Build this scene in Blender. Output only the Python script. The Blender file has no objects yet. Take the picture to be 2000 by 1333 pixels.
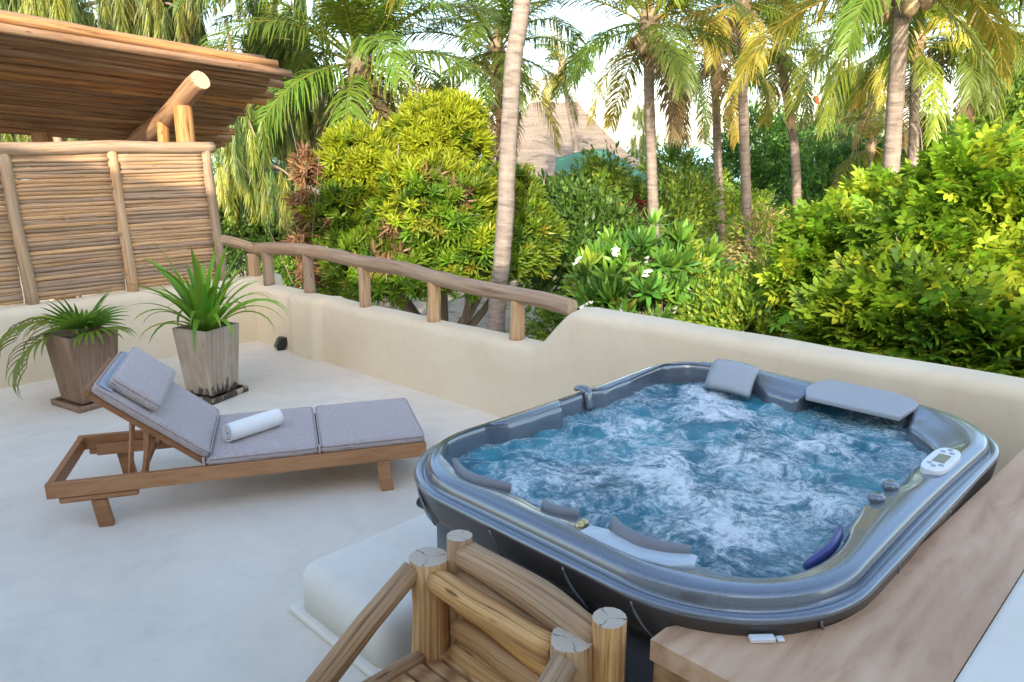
import bpy, bmesh, math, random
import numpy as np
from mathutils import Vector, Matrix, noise as mnoise
R = math.radians; PI = math.pi; S2 = math.sqrt(2)
random.seed(7); rng = np.random.default_rng(7)
scene = bpy.context.scene
col = scene.collection

# ---------------------------------------------------------------- camera
F_PX = 1470.0; CAM_H = 1.9; PITCH = math.atan(378 / F_PX)
cd = bpy.data.cameras.new('camera'); cam = bpy.data.objects.new('camera', cd); col.objects.link(cam)
cam.location = (0, 0, CAM_H); cam.rotation_euler = (PI / 2 - PITCH, 0, 0)
cd.sensor_width = 36; cd.lens = F_PX / 2000 * 36; cd.clip_start = 0.05; cd.clip_end = 20000
scene.camera = cam
# ---------------------------------------------------------------- world, sun, exposure
SUN_EL = R(21); SUN_AZ = R(-5)       # low sun almost straight behind the camera
w = bpy.data.worlds.new('World'); scene.world = w; w.use_nodes = True
nt = w.node_tree; nt.nodes.clear()
wo = nt.nodes.new('ShaderNodeOutputWorld'); bg = nt.nodes.new('ShaderNodeBackground'); sky = nt.nodes.new('ShaderNodeTexSky')
sky.sky_type = 'NISHITA'; sky.sun_disc = False; sky.sun_elevation = SUN_EL; sky.sun_rotation = PI - SUN_AZ
sky.air_density = 1.0; sky.dust_density = 1.8; sky.ozone_density = 0.5
bg.inputs['Strength'].default_value = 0.15
nt.links.new(sky.outputs[0], bg.inputs['Color']); nt.links.new(bg.outputs[0], wo.inputs['Surface'])
sl = bpy.data.lights.new('sun', 'SUN'); so = bpy.data.objects.new('sun', sl); col.objects.link(so)
sl.energy = 2.2; sl.angle = R(0.6); sl.color = (1.0, 0.86, 0.66)
so.rotation_euler = (PI / 2 - SUN_EL, 0, SUN_AZ); so.location = (0, -20, 12)
vs = scene.view_settings
vs.view_transform = 'Standard'; vs.look = 'None'; vs.gamma = 1; vs.use_curve_mapping = False
vs.exposure = 2.02
scene.cycles.max_bounces = 8; scene.cycles.transparent_max_bounces = 8

# ---------------------------------------------------------------- pixel helpers (give directions; depth is from the thing touched)
_s, _c = math.sin(PITCH), math.cos(PITCH)
def ray(x, y):
    dx = (x - 1000) / F_PX; dy = (666.5 - y) / F_PX
    return (dx, _c + dy * _s, dy * _c - _s)
def gz(x, y, z=0):
    r = ray(x, y); t = (z - CAM_H) / r[2]; return Vector((r[0] * t, r[1] * t, z))
def gy(x, y, Y):
    r = ray(x, y); t = Y / r[1]; return Vector((r[0] * t, Y, CAM_H + r[2] * t))
def gv(x, y, v):                      # on the vertical plane v = const
    r = ray(x, y); t = v * S2 / (r[0] - r[1]); return Vector((r[0] * t, r[1] * t, CAM_H + r[2] * t))
def UV(u, v, z=0.0): return Vector(((u + v) / S2, (u - v) / S2, z))
Q45 = Matrix.Rotation(R(45), 4, 'Z')

# ---------------------------------------------------------------- materials
class NT:
    def __init__(s, name):
        s.m = bpy.data.materials.new(name); s.m.use_nodes = True
        s.t = s.m.node_tree; s.t.nodes.clear()
        s.out = s.n('ShaderNodeOutputMaterial')
    def n(s, typ, **kw):
        nd = s.t.nodes.new(typ)
        for k, v in kw.items(): setattr(nd, k, v)
        return nd
    def l(s, a, b): s.t.links.new(a, b)
    def val(s, sock, v):
        if isinstance(v, bpy.types.NodeSocket): s.l(v, sock)
        else: sock.default_value = v
    def coord(s, kind='Object', scale=(1, 1, 1), rot=(0, 0, 0)):
        tc = s.n('ShaderNodeTexCoord'); mp = s.n('ShaderNodeMapping')
        mp.inputs['Scale'].default_value = scale; mp.inputs['Rotation'].default_value = rot
        s.l(tc.outputs[kind], mp.inputs['Vector']); return mp.outputs[0]
    def noise(s, vec, scale, detail=4, rough=.55, dist=0.0):
        nd = s.n('ShaderNodeTexNoise'); s.l(vec, nd.inputs['Vector'])
        nd.inputs['Scale'].default_value = scale; nd.inputs['Detail'].default_value = detail
        nd.inputs['Roughness'].default_value = rough; nd.inputs['Distortion'].default_value = dist
        return nd.outputs['Fac']
    def ramp(s, fac, stops, interp='LINEAR'):
        nd = s.n('ShaderNodeValToRGB'); nd.color_ramp.interpolation = interp
        el = nd.color_ramp.elements
        while len(el) < len(stops): el.new(0.5)
        for e, (p, c) in zip(el, stops):
            e.position = p; e.color = (c if len(c) == 4 else (*c, 1)) if isinstance(c, tuple) else (c, c, c, 1)
        s.l(fac, nd.inputs['Fac']); return nd.outputs['Color']
    def mix(s, fac, a, b, mode='MIX'):
        nd = s.n('ShaderNodeMix', data_type='RGBA', blend_type=mode)
        s.val(nd.inputs[0], fac)
        for i, x in ((6, a), (7, b)):
            if isinstance(x, tuple) and len(x) == 3: x = (*x, 1)
            s.val(nd.inputs[i], x)
        return nd.outputs[2]
    def math(s, op, a, b=0.0):
        nd = s.n('ShaderNodeMath', operation=op); s.val(nd.inputs[0], a); s.val(nd.inputs[1], b); return nd.outputs[0]
    def bump(s, h, strength=.3, dist=.01):
        nd = s.n('ShaderNodeBump'); nd.inputs['Strength'].default_value = strength; nd.inputs['Distance'].default_value = dist
        s.l(h, nd.inputs['Height']); return nd.outputs[0]
    def bsdf(s, color, rough=.6, metal=0.0, spec=.5, normal=None, **kw):
        b = s.n('ShaderNodeBsdfPrincipled')
        if isinstance(color, tuple) and len(color) == 3: color = (*color, 1)
        s.val(b.inputs['Base Color'], color); s.val(b.inputs['Roughness'], rough); s.val(b.inputs['Metallic'], metal)
        b.inputs['Specular IOR Level'].default_value = spec
        for k, v in kw.items(): s.val(b.inputs[k.replace('_', ' ')], v)
        if normal is not None: s.l(normal, b.inputs['Normal'])
        return b
    def done(s, b):
        s.l(b.outputs[0], s.out.inputs['Surface']); return s.m

def rnd_out(t): return t.n('ShaderNodeObjectInfo').outputs['Random']
M = {}
def plaster(name, c1, c2, blotch=1.3, bumpd=.006):
    t = NT(name); v = t.coord('Object')
    n1 = t.noise(v, blotch, 6, .6, .4); n2 = t.noise(v, 14, 5, .6); n3 = t.noise(v, 90, 3)
    c = t.mix(t.ramp(n1, [(.3, 0.0), (.7, 1.0)]), c1, c2)
    c = t.mix(t.math('MULTIPLY', t.ramp(n2, [(.5, 0.0), (.8, 1.0)]), .25), c, tuple(x * .8 for x in c1))
    h = t.math('ADD', t.math('MULTIPLY', n2, .7), t.math('MULTIPLY', n3, .25))
    M[name] = t.done(t.bsdf(c, .85, spec=.25, normal=t.bump(h, .35, bumpd)))
plaster('wall_plaster', (.67, .555, .385), (.745, .64, .475))
plaster('step_plaster', (.72, .665, .57), (.79, .735, .645))
plaster('villa_plaster', (.68, .62, .52), (.72, .66, .56))
# floor screed: pale, cloudy, trowel marks, specks
t = NT('floor_screed'); v = t.coord('Object')
n1 = t.noise(v, .7, 7, .62, .8); n2 = t.noise(v, 3.2, 6, .65, 1.2); n3 = t.noise(v, 60, 3); vor = t.n('ShaderNodeTexVoronoi'); t.l(v, vor.inputs['Vector']); vor.inputs['Scale'].default_value = 5.5
c = t.mix(t.ramp(n1, [(.32, 0.0), (.68, 1.0)]), (.69, .615, .51), (.79, .71, .595))
c = t.mix(t.math('MULTIPLY', t.ramp(n2, [(.45, 0.0), (.70, 1.0)]), .38), c, (.55, .50, .43))
spk = t.math('MULTIPLY', t.ramp(vor.outputs['Distance'], [(.018, 1.0), (.035, 0.0)]), t.ramp(t.noise(v, 2.3), [(.52, 0.0), (.6, 1.0)]))
c = t.mix(t.math('MULTIPLY', spk, .6), c, (.16, .15, .14))
M['floor_screed'] = t.done(t.bsdf(c, t.ramp(n2, [(.3, .5), (.7, .72)]), spec=.35, normal=t.bump(t.math('ADD', n2, t.math('MULTIPLY', n3, .15)), .18, .008)))

def logwood(name, dark, mid, light, weather=.3, grain=26, endc=(.55, .42, .27)):
    """bark-stripped pole: UV.x runs round, UV.y runs along in metres"""
    t = NT(name); tc = t.n('ShaderNodeTexCoord'); r = rnd_out(t)
    mp = t.n('ShaderNodeMapping'); mp.inputs['Scale'].default_value = (grain, 1.6, 1); t.l(tc.outputs['UV'], mp.inputs['Vector'])
    off = t.n('ShaderNodeCombineXYZ'); t.l(t.math('MULTIPLY', r, 37.0), off.inputs[0]); t.l(t.math('MULTIPLY', r, 91.0), off.inputs[2])
    t.l(off.outputs[0], mp.inputs['Location'])
    g = t.noise(mp.outputs[0], 1.0, 6, .65, .6)
    mp2 = t.n('ShaderNodeMapping'); mp2.inputs['Scale'].default_value = (4, 3.5, 1); t.l(tc.outputs['UV'], mp2.inputs['Vector']); t.l(off.outputs[0], mp2.inputs['Location'])
    b = t.noise(mp2.outputs[0], 1.0, 4, .6, .3)
    c = t.ramp(g, [(.30, dark), (.48, mid), (.70, light)])
    c = t.mix(t.math('MULTIPLY', t.ramp(b, [(.45, 0.0), (.75, 1.0)]), weather), c, tuple(.62 * sum(mid) / 3 + .25 * x for x in mid))
    crack = t.ramp(g, [(.30, 1.0), (.345, 0.0)])
    c = t.mix(t.math('MULTIPLY', crack, .7), c, tuple(x * .3 for x in dark))
    vo = t.n('ShaderNodeTexVoronoi'); t.l(mp2.outputs[0], vo.inputs['Vector']); vo.inputs['Scale'].default_value = 1.1
    knot = t.ramp(vo.outputs['Distance'], [(.07, 1.0), (.13, 0.0)])
    c = t.mix(t.math('MULTIPLY', knot, .75), c, tuple(x * .4 for x in dark))
    val = t.n('ShaderNodeHueSaturation'); t.l(c, val.inputs['Color']); t.l(t.math('ADD', t.math('MULTIPLY', r, .5), .75), val.inputs['Value'])
    t.l(t.math('ADD', t.math('MULTIPLY', r, .25), .85), val.inputs['Saturation'])
    h = t.math('ADD', g, t.math('MULTIPLY', b, .6))
    M[name] = t.done(t.bsdf(val.outputs[0], .7, spec=.3, normal=t.bump(h, .7, .008)))
    # cut end
    t = NT(name + '_end'); tc = t.n('ShaderNodeTexCoord'); r = rnd_out(t)
    mp = t.n('ShaderNodeMapping'); t.l(tc.outputs['UV'], mp.inputs['Vector'])
    gr = t.n('ShaderNodeTexGradient', gradient_type='SPHERICAL'); t.l(mp.outputs[0], gr.inputs['Vector'])
    nn = t.noise(mp.outputs[0], 3, 4, .6)
    rings = t.math('SINE', t.math('MULTIPLY', t.math('ADD', gr.outputs['Fac'], t.math('MULTIPLY', nn, .25)), 55.0))
    rad = t.n('ShaderNodeTexGradient', gradient_type='RADIAL'); t.l(mp.outputs[0], rad.inputs['Vector'])
    ck = t.math('ABSOLUTE', t.math('SINE', t.math('ADD', t.math('MULTIPLY', rad.outputs['Fac'], 9.42), t.math('ADD', t.math('MULTIPLY', r, 3.0), t.math('MULTIPLY', nn, 1.2)))))
    ckm = t.ramp(ck, [(.03, 1.0), (.10, 0.0)])
    c = t.mix(t.math('ADD', t.math('MULTIPLY', rings, .2), .3), endc, tuple(x * .72 for x in endc))
    c = t.mix(t.math('MULTIPLY', ckm, .8), c, (.07, .045, .03))
    M[name + '_end'] = t.done(t.bsdf(c, .8, spec=.2, normal=t.bump(t.math('SUBTRACT', rings, t.math('MULTIPLY', ckm, 3.0)), .3, .002)))
logwood('fence_pole', (.20, .105, .05), (.44, .265, .14), (.60, .41, .24), .40, 14)
logwood('rail_log', (.22, .12, .06), (.42, .27, .15), (.54, .375, .23), .40, 14)
logwood('roof_pole', (.13, .055, .02), (.34, .17, .07), (.52, .30, .14), .25, 12)
logwood('chair_log', (.20, .085, .025), (.56, .30, .115), (.75, .49, .25), .22, 26, (.58, .48, .37))
t = NT('palm_bark'); tc = t.n('ShaderNodeTexCoord'); mp = t.n('ShaderNodeMapping'); mp.inputs['Scale'].default_value = (2.2, 13, 1); t.l(tc.outputs['UV'], mp.inputs['Vector'])
ra = t.noise(mp.outputs[0], 1.0, 5, .65, .3); mp2 = t.n('ShaderNodeMapping'); mp2.inputs['Scale'].default_value = (10, 1.2, 1); t.l(tc.outputs['UV'], mp2.inputs['Vector']); rb_ = t.noise(mp2.outputs[0], 1.0, 5, .6)
c = t.ramp(ra, [(.30, (.095, .078, .066)), (.46, (.195, .165, .145)), (.68, (.275, .24, .215))]); c = t.mix(t.math('MULTIPLY', t.ramp(rb_, [(.45, 0.0), (.7, 1.0)]), .35), c, (.12, .10, .085))
M['palm_bark'] = t.done(t.bsdf(c, .9, spec=.15, normal=t.bump(t.math('ADD', ra, t.math('MULTIPLY', rb_, .4)), .8, .02))); M['palm_bark_end'] = M['palm_bark']
logwood('bark', (.10, .07, .05), (.20, .15, .11), (.28, .22, .17), .4, 10)
logwood('twig', (.16, .12, .07), (.28, .21, .13), (.36, .28, .18), .3, 10)

def plankwood(name, dark, mid, light, scale=(1, 1, 1), flow=1.0, rough=.5, wave=.4, rot=False):
    t = NT(name); v = t.coord('Object', scale); r = rnd_out(t)
    off = t.n('ShaderNodeVectorMath', operation='ADD'); t.l(v, off.inputs[0])
    cx = t.n('ShaderNodeCombineXYZ'); t.l(t.math('MULTIPLY', r, 23.0), cx.inputs[0]); t.l(t.math('MULTIPLY', r, 11.0), cx.inputs[1]); t.l(cx.outputs[0], off.inputs[1])
    big = t.noise(off.outputs[0], .8, 3, .5, flow)
    g = t.noise(off.outputs[0], 3.0, 8, .66, flow * 1.2)
    ws = t.n('ShaderNodeTexWave', wave_type='BANDS', bands_direction='Y'); t.l(off.outputs[0], ws.inputs['Vector'])
    ws.inputs['Scale'].default_value = 1.6; ws.inputs['Distortion'].default_value = 5 * flow; ws.inputs['Detail'].default_value = 4; ws.inputs['Detail Scale'].default_value = 1.2
    f = t.math('ADD', t.math('MULTIPLY', g, 1 - wave), t.math('MULTIPLY', ws.outputs['Fac'], wave))
    c = t.ramp(f, [(.22, dark), (.5, mid), (.78, light)])
    c = t.mix(t.math('MULTIPLY', t.ramp(big, [(.4, 0.0), (.7, 1.0)]), .45), c, dark)
    if rot:      # ragged dark rot creeping up from the foot of the boards
        sep = t.n('ShaderNodeSeparateXYZ'); t.l(t.coord('Object'), sep.inputs[0])
        rn = t.noise(t.coord('Object', (16, 16, 5)), 1.0, 5, .65, .6)
        rm_ = t.ramp(t.math('SUBTRACT', rn, t.math('MULTIPLY', sep.outputs[2], 1.6)), [(.36, 0.0), (.44, 1.0)])
        c = t.mix(t.math('MULTIPLY', rm_, .9), c, (.035, .027, .02))
    vv = t.n('ShaderNodeHueSaturation'); t.l(c, vv.inputs['Color']); t.l(t.math('ADD', t.math('MULTIPLY', r, .25), .88), vv.inputs['Value'])
    M[name] = t.done(t.bsdf(vv.outputs[0], rough, spec=.35, normal=t.bump(g, .2, .003)))
plankwood('teak', (.24, .105, .045), (.36, .17, .075), (.45, .235, .11), (3, 14, 14), .5)
plankwood('counter_wood', (.33, .17, .09), (.55, .335, .20), (.66, .45, .295), (.7, 3.4, 3), 1.1, .45, .10)
plankwood('apron_wood', (.22, .10, .04), (.36, .19, .08), (.46, .27, .13), (8, 2.2, 9), .8)
plankwood('seat_plank', (.28, .135, .055), (.54, .315, .14), (.68, .45, .23), (14, 2.2, 14), .6, .6)
plankwood('planter_pale', (.27, .195, .13), (.43, .345, .26), (.54, .455, .36), (5, 5, .9), 1.2, .75, .1, True)
plankwood('planter_brown', (.17, .095, .055), (.29, .185, .12), (.37, .26, .18), (5, 5, .9), 1.2, .75, .1)
def simple(name, c, rough=.6, metal=0.0, spec=.5, **kw):
    t = NT(name); M[name] = t.done(t.bsdf(c, rough, metal, spec, **kw))
# cushion cloth: fine woven slub
t = NT('cushion_cloth'); v = t.coord('Object'); w1 = t.noise(t.coord('Object', (260, 40, 60)), 1, 3); w2 = t.noise(t.coord('Object', (40, 260, 60)), 1, 3)
f = t.math('MULTIPLY', t.math('ADD', w1, w2), .5)
c = t.mix(t.ramp(f, [(.38, 0.0), (.62, 1.0)]), (.37, .305, .29), (.53, .45, .43))
c = t.mix(t.math('MULTIPLY', t.noise(v, 4, 3), .3), c, (.42, .35, .335))
M['cushion_cloth'] = t.done(t.bsdf(c, .95, spec=.1, normal=t.bump(t.math('ADD', f, t.math('MULTIPLY', t.noise(v, 9, 3), 1.6)), .5, .006), Sheen_Weight=.2))
t = NT('strap_cloth'); f = t.noise(t.coord('Object', (30, 200, 60)), 1, 3)
M['strap_cloth'] = t.done(t.bsdf(t.mix(f, (.30, .36, .42), (.46, .52, .57)), .9, spec=.15))
t = NT('towel'); v = t.coord('Object'); f = t.noise(v, 220, 2)
M['towel'] = t.done(t.bsdf((.88, .85, .80), .95, spec=.1, normal=t.bump(t.math('ADD', f, t.math('MULTIPLY', t.noise(v, 16, 3), 1.5)), .7, .004), Sheen_Weight=.3))
# hot tub shell: pearly charcoal acrylic
t = NT('tub_acrylic'); v = t.coord('Object'); f = t.noise(v, 420, 2); g = t.noise(v, 2.5, 3)
c = t.mix(t.ramp(f, [(.4, 0.0), (.7, 1.0)]), (.15, .17, .20), (.24, .265, .305))
M['tub_acrylic'] = t.done(t.bsdf(c, t.math('ADD', t.math('MULTIPLY', g, .1), .18), .55, .6, Coat_Weight=.6, Coat_Roughness=.08))
t = NT('tub_cabinet'); v = t.coord('Object'); f = t.noise(v, 160, 3)
M['tub_cabinet'] = t.done(t.bsdf(t.mix(f, (.022, .022, .025), (.05, .05, .055)), .65, spec=.35, normal=t.bump(f, .3, .002)))
t = NT('tub_corner'); v = t.coord('Object'); f = t.noise(v, 140, 3)
M['tub_corner'] = t.done(t.bsdf(t.mix(f, (.10, .105, .12), (.16, .165, .18)), .6, spec=.35, normal=t.bump(f, .4, .002)))
t = NT('tub_skirt'); v = t.coord('Object'); f = t.noise(v, 420, 2)
M['tub_skirt'] = t.done(t.bsdf(t.mix(f, (.06, .052, .048), (.10, .088, .08)), .3, .3, .5))
simple('tub_pillow', (.20, .205, .225), .5); simple('tub_pillow_blue', (.05, .06, .22), .35); simple('tub_plate', (.46, .52, .56), .3)
simple('lid_grey', (.34, .36, .38), .5); simple('panel_white', (.75, .78, .80), .35); simple('lcd', (.22, .22, .14), .25); simple('button', (.35, .38, .42), .4)
simple('chrome', (.8, .8, .82), .08, 1.0); simple('brass', (.55, .45, .25), .25, 1.0); simple('black_plastic', (.015, .015, .016), .4)
simple('glass_dark', (.03, .035, .04), .05); simple('white_plastic', (.8, .8, .8), .4)
simple('soil', (.06, .045, .032), .95); simple('steel', (.5, .5, .5), .35, 1.0); simple('dark_opening', (.01, .01, .012), .9)
# churning water: deep blue body, white foam where the air comes up
t = NT('water'); tc = t.n('ShaderNodeTexCoord'); v = t.coord('Object', (1, 1, .3)); at = t.n('ShaderNodeAttribute', attribute_name='foam')
warp = t.n('ShaderNodeTexNoise'); t.l(v, warp.inputs['Vector']); warp.inputs['Scale'].default_value = 3.5; warp.inputs['Detail'].default_value = 3
wv = t.n('ShaderNodeVectorMath', operation='SCALE'); t.l(warp.outputs['Color'], wv.inputs[0]); wv.inputs[3].default_value = .25
av = t.n('ShaderNodeVectorMath', operation='ADD'); t.l(v, av.inputs[0]); t.l(wv.outputs[0], av.inputs[1])
n1 = t.noise(av.outputs[0], 5.0, 12, .70, .5); n2 = t.noise(av.outputs[0], 30, 8, .75, .2); n3 = t.noise(av.outputs[0], 2.2, 4, .6, .8); n4 = t.noise(v, 75, 4, .7)
ridge = t.math('SUBTRACT', 1.0, t.math('MULTIPLY', t.math('ABSOLUTE', t.math('SUBTRACT', n1, .5)), 8.0))
fo = t.math('ADD', t.math('MULTIPLY', ridge, .30), t.math('ADD', t.math('MULTIPLY', n2, .75), t.math('MULTIPLY', n4, .45)))
fo = t.math('ADD', fo, t.math('SUBTRACT', t.math('MULTIPLY', at.outputs['Fac'], .27), .335))
body = t.ramp(n3, [(.3, (.004, .055, .09)), (.5, (.015, .165, .235)), (.68, (.055, .33, .41))])
body = t.mix(t.ramp(n2, [(.35, 0.0), (.75, .6)]), body, (.06, .25, .36))
fm = t.ramp(fo, [(.40, 0.0), (.58, .30), (.78, 1.0)])
c = t.mix(fm, body, (.84, .90, .92))
nb = t.noise(av.outputs[0], 34, 6, .7, .8)
M['water'] = t.done(t.bsdf(c, t.ramp(fo, [(.3, .06), (.8, .45)]), spec=.5, normal=t.bump(t.math('ADD', t.math('ADD', n2, t.math('MULTIPLY', nb, .5)), t.math('MULTIPLY', n1, 1.0)), .7, .03)))
# leaves: colour from the 'tint' attribute, a little light shines through
def leafmat(name, rough=.42, transl=.33, veins=True):
    t = NT(name); at = t.n('ShaderNodeAttribute', attribute_name='tint'); r = rnd_out(t); v = t.coord('Object')
    hs = t.n('ShaderNodeHueSaturation'); t.l(at.outputs['Color'], hs.inputs['Color'])
    t.l(t.math('ADD', t.math('MULTIPLY', r, .45), .78), hs.inputs['Value']); t.l(t.math('ADD', t.math('MULTIPLY', r, .03), .485), hs.inputs['Hue'])
    b = t.bsdf(hs.outputs[0], rough, spec=.35)
    tr = t.n('ShaderNodeBsdfTranslucent'); tm = t.mix(1.0, hs.outputs[0], (1.25, 1.2, .6), 'MULTIPLY'); t.l(tm, tr.inputs['Color'])
    mx = t.n('ShaderNodeMixShader'); mx.inputs[0].default_value = transl
    t.l(b.outputs[0], mx.inputs[1]); t.l(tr.outputs[0], mx.inputs[2]); t.l(mx.outputs[0], t.out.inputs['Surface'])
    M[name] = t.m
leafmat('leaf'); leafmat('leaf_glossy', .28, .25); leafmat('leaf_dry', .8, .25)
simple('petal', (.82, .80, .74), .6); simple('red_petal', (.45, .03, .05), .6)
t = NT('sand'); v = t.coord('Object'); a = t.noise(v, .35, 6, .6); b = t.noise(v, 9, 5, .7); d = t.noise(v, 1.6, 5, .6)
c = t.mix(t.ramp(a, [(.35, 0.0), (.65, 1.0)]), (.30, .235, .17), (.42, .345, .26)); c = t.mix(t.math('MULTIPLY', t.ramp(d, [(.55, 0.0), (.62, 1.0)]), .7), c, (.10, .11, .04))
c = t.mix(t.math('MULTIPLY', t.ramp(b, [(.58, 0.0), (.66, 1.0)]), .6), c, (.14, .095, .06))
M['sand'] = t.done(t.bsdf(c, .95, spec=.1, normal=t.bump(b, .6, .03)))
t = NT('sea'); v = t.coord('Object', (.02, .2, 1)); f = t.noise(v, 1, 4)
M['sea'] = t.done(t.bsdf(t.mix(f, (.03, .20, .24), (.07, .34, .36)), .25, spec=.4))
t = NT('thatch'); v = t.coord('Object', (5, 5, .6)); f = t.noise(v, 2.2, 7, .7); g = t.noise(t.coord('Object', (.4, .4, 9)), 1.4, 5, .6)
c = t.ramp(t.math('ADD', t.math('MULTIPLY', f, .5), t.math('MULTIPLY', g, .5)), [(.3, (.10, .08, .066)), (.5, (.205, .17, .14)), (.7, (.29, .245, .205))])
M['thatch'] = t.done(t.bsdf(c, .95, spec=.1, normal=t.bump(t.math('ADD', f, g), .8, .06)))
t = NT('green_canvas'); v = t.coord('Object'); f = t.noise(v, 1.1, 4)
M['green_canvas'] = t.done(t.bsdf(t.mix(f, (.035, .13, .085), (.07, .20, .13)), .7))
t = NT('stone'); v = t.coord('Object'); f = t.noise(v, 5, 6, .7)
M['stone'] = t.done(t.bsdf(t.ramp(f, [(.3, (.13, .11, .09)), (.6, (.30, .27, .23)), (.75, (.42, .39, .34))]), .9, spec=.2, normal=t.bump(f, .6, .02)))
simple('kite_red', (.55, .08, .05), .6); simple('kite_green', (.05, .28, .16), .6); simple('kite_white', (.75, .8, .75), .6)

# ---------------------------------------------------------------- mesh builder
class MB:
    def __init__(s): s.v = []; s.f = []; s.uv = []; s.mi = []
    def quadface(s, idx, uv=None, mi=0):
        s.f.append(tuple(idx)); s.uv.extend(uv if uv else [(0, 0)] * len(idx)); s.mi.append(mi)
    def box(s, x0, x1, y0, y1, z0, z1, mtx=None):
        b = len(s.v); pts = [(x, y, z) for z in (z0, z1) for y in (y0, y1) for x in (x0, x1)]
        s.v += [tuple(mtx @ Vector(p)) if mtx else p for p in pts]
        for q in ((0, 2, 3, 1), (4, 5, 7, 6), (0, 1, 5, 4), (2, 6, 7, 3), (0, 4, 6, 2), (1, 3, 7, 5)): s.quadface([b + i for i in q])
        return s
    def tube(s, pts, rad, n=10, wob=0.0, seed=0, cap=True, flat=1.0, bumps=0.0):
        pts = [Vector(p) for p in pts]; m = len(pts)
        if not hasattr(rad, '__len__'): rad = [rad] * m
        b = len(s.v); L = 0.0; ref = None; Ls = []
        sd = seed * 13.7
        for i, p in enumerate(pts):
            tg = (pts[min(i + 1, m - 1)] - pts[max(i - 1, 0)]).normalized()
            if ref is None:
                ref = Vector((0, 0, 1)) if abs(tg.z) < .9 else Vector((1, 0, 0))
            x = (ref - tg * ref.dot(tg)).normalized(); y = tg.cross(x); ref = x
            if i: L += (p - pts[i - 1]).length
            Ls.append(L)
            for k in range(n):
                a = 2 * PI * k / n
                rr = rad[i] * (1 + (mnoise.noise(Vector((math.cos(a) * 1.1, math.sin(a) * 1.1 + sd, L * 6 + sd))) * wob if wob else 0) + (bumps * math.sin(i * 1.9 + sd) if bumps else 0))
                s.v.append(tuple(p + x * (math.cos(a) * rr) + y * (math.sin(a) * rr * flat)))
        for i in range(m - 1):
            for k in range(n):
                k2 = (k + 1) % n
                s.quadface((b + i * n + k, b + i * n + k2, b + (i + 1) * n + k2, b + (i + 1) * n + k),
                           [(k / n, Ls[i]), ((k + 1) / n, Ls[i]), ((k + 1) / n, Ls[i + 1]), (k / n, Ls[i + 1])])
        if cap:
            cu = [(math.cos(2 * PI * k / n) * .9, math.sin(2 * PI * k / n) * .9) for k in range(n)]
            s.quadface([b + k for k in range(n)][::-1], cu[::-1], 1)
            s.quadface([b + (m - 1) * n + k for k in range(n)], cu, 1)
        return s
    def build(s, name, mats, parent=None, smooth=False, bevel=0, subsurf=0, loc=None, rot=None):
        me = bpy.data.meshes.new(name); me.from_pydata(s.v, [], s.f)
        uvl = me.uv_layers.new(name='UVMap'); uvl.data.foreach_set('uv', np.array(s.uv, dtype=np.float32).ravel())
        mats = mats if isinstance(mats, (list, tuple)) else [mats]
        for m in mats: me.materials.append(M[m] if isinstance(m, str) else m)
        me.polygons.foreach_set('material_index', np.minimum(np.array(s.mi, dtype=np.int32), len(mats) - 1))
        if smooth: me.polygons.foreach_set('use_smooth', np.array([mi == 0 for mi in s.mi], dtype=bool) if smooth != 'all' else np.ones(len(s.f), dtype=bool))
        me.update()
        return mk(name, me, parent, bevel, loc, rot)
def mk(name, me, parent=None, bevel=0, loc=None, rot=None):
    o = bpy.data.objects.new(name, me); col.objects.link(o)
    if parent: o.parent = parent
    if loc is not None: o.location = loc
    if rot is not None: o.rotation_euler = rot
    if bevel:
        b = o.modifiers.new('bevel', 'BEVEL'); b.width = bevel; b.segments = 2; b.limit_method = 'ANGLE'; b.angle_limit = R(40)
    return o
def tag(o, label, cat, group=None):
    o['label'] = label; o['category'] = cat
    if group: o['group'] = group
    return o
def struct(o): o['kind'] = 'structure'; return o
GROUPS = {'coconut_palm': 'coconut palms in the garden', 'casuarina_tree': 'weeping casuarinas', 'wooden_planter': 'wooden planters on the terrace', 'leafy_shrub': 'leafy shrubs outside the parapet', 'leafy_bush': 'garden bushes', 'round_tree': 'leafy trees behind the garden', 'low_bush': 'low garden shrubs', 'hedge': 'distant treelines', 'stone_wall': 'stone garden walls'}
def thing(name, label, cat, loc=(0, 0, 0), rz=0.0, group=None):
    o = bpy.data.objects.new(name, None); col.objects.link(o); o.empty_display_size = .2
    o.location = loc; o.rotation_euler = (0, 0, rz)
    return tag(o, label, cat, group or GROUPS.get(name))
def log(name, pts, rad, parent, mat, n=10, seed=0, segs=8, wob=.10, sway=.0, bumps=0.0, taper=1.0):
    """a stripped pole through pts, resampled, slightly crooked"""
    pts = [Vector(p) for p in pts]
    if len(pts) == 2:
        a, b = pts; pts = [a.lerp(b, i / segs) for i in range(segs + 1)]
    if sway:
        for i, p in enumerate(pts):
            tt = i / (len(pts) - 1); e = math.sin(PI * tt) ** .5
            p += Vector((mnoise.noise(Vector((tt * 2.5, seed * 7.1, 0))), mnoise.noise(Vector((tt * 2.5, seed * 7.1, 9))), mnoise.noise(Vector((tt * 2.5, seed * 7.1, 19))))) * sway * e
    m = len(pts); rr = [(rad[0] + (rad[1] - rad[0]) * i / (m - 1)) if hasattr(rad, '__len__') else rad * (1 + (taper - 1) * i / (m - 1)) for i in range(m)]
    return MB().tube(pts, rr, n, wob, seed, True, 1.0, bumps).build(name, [mat, mat + '_end'], parent, True)
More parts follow.
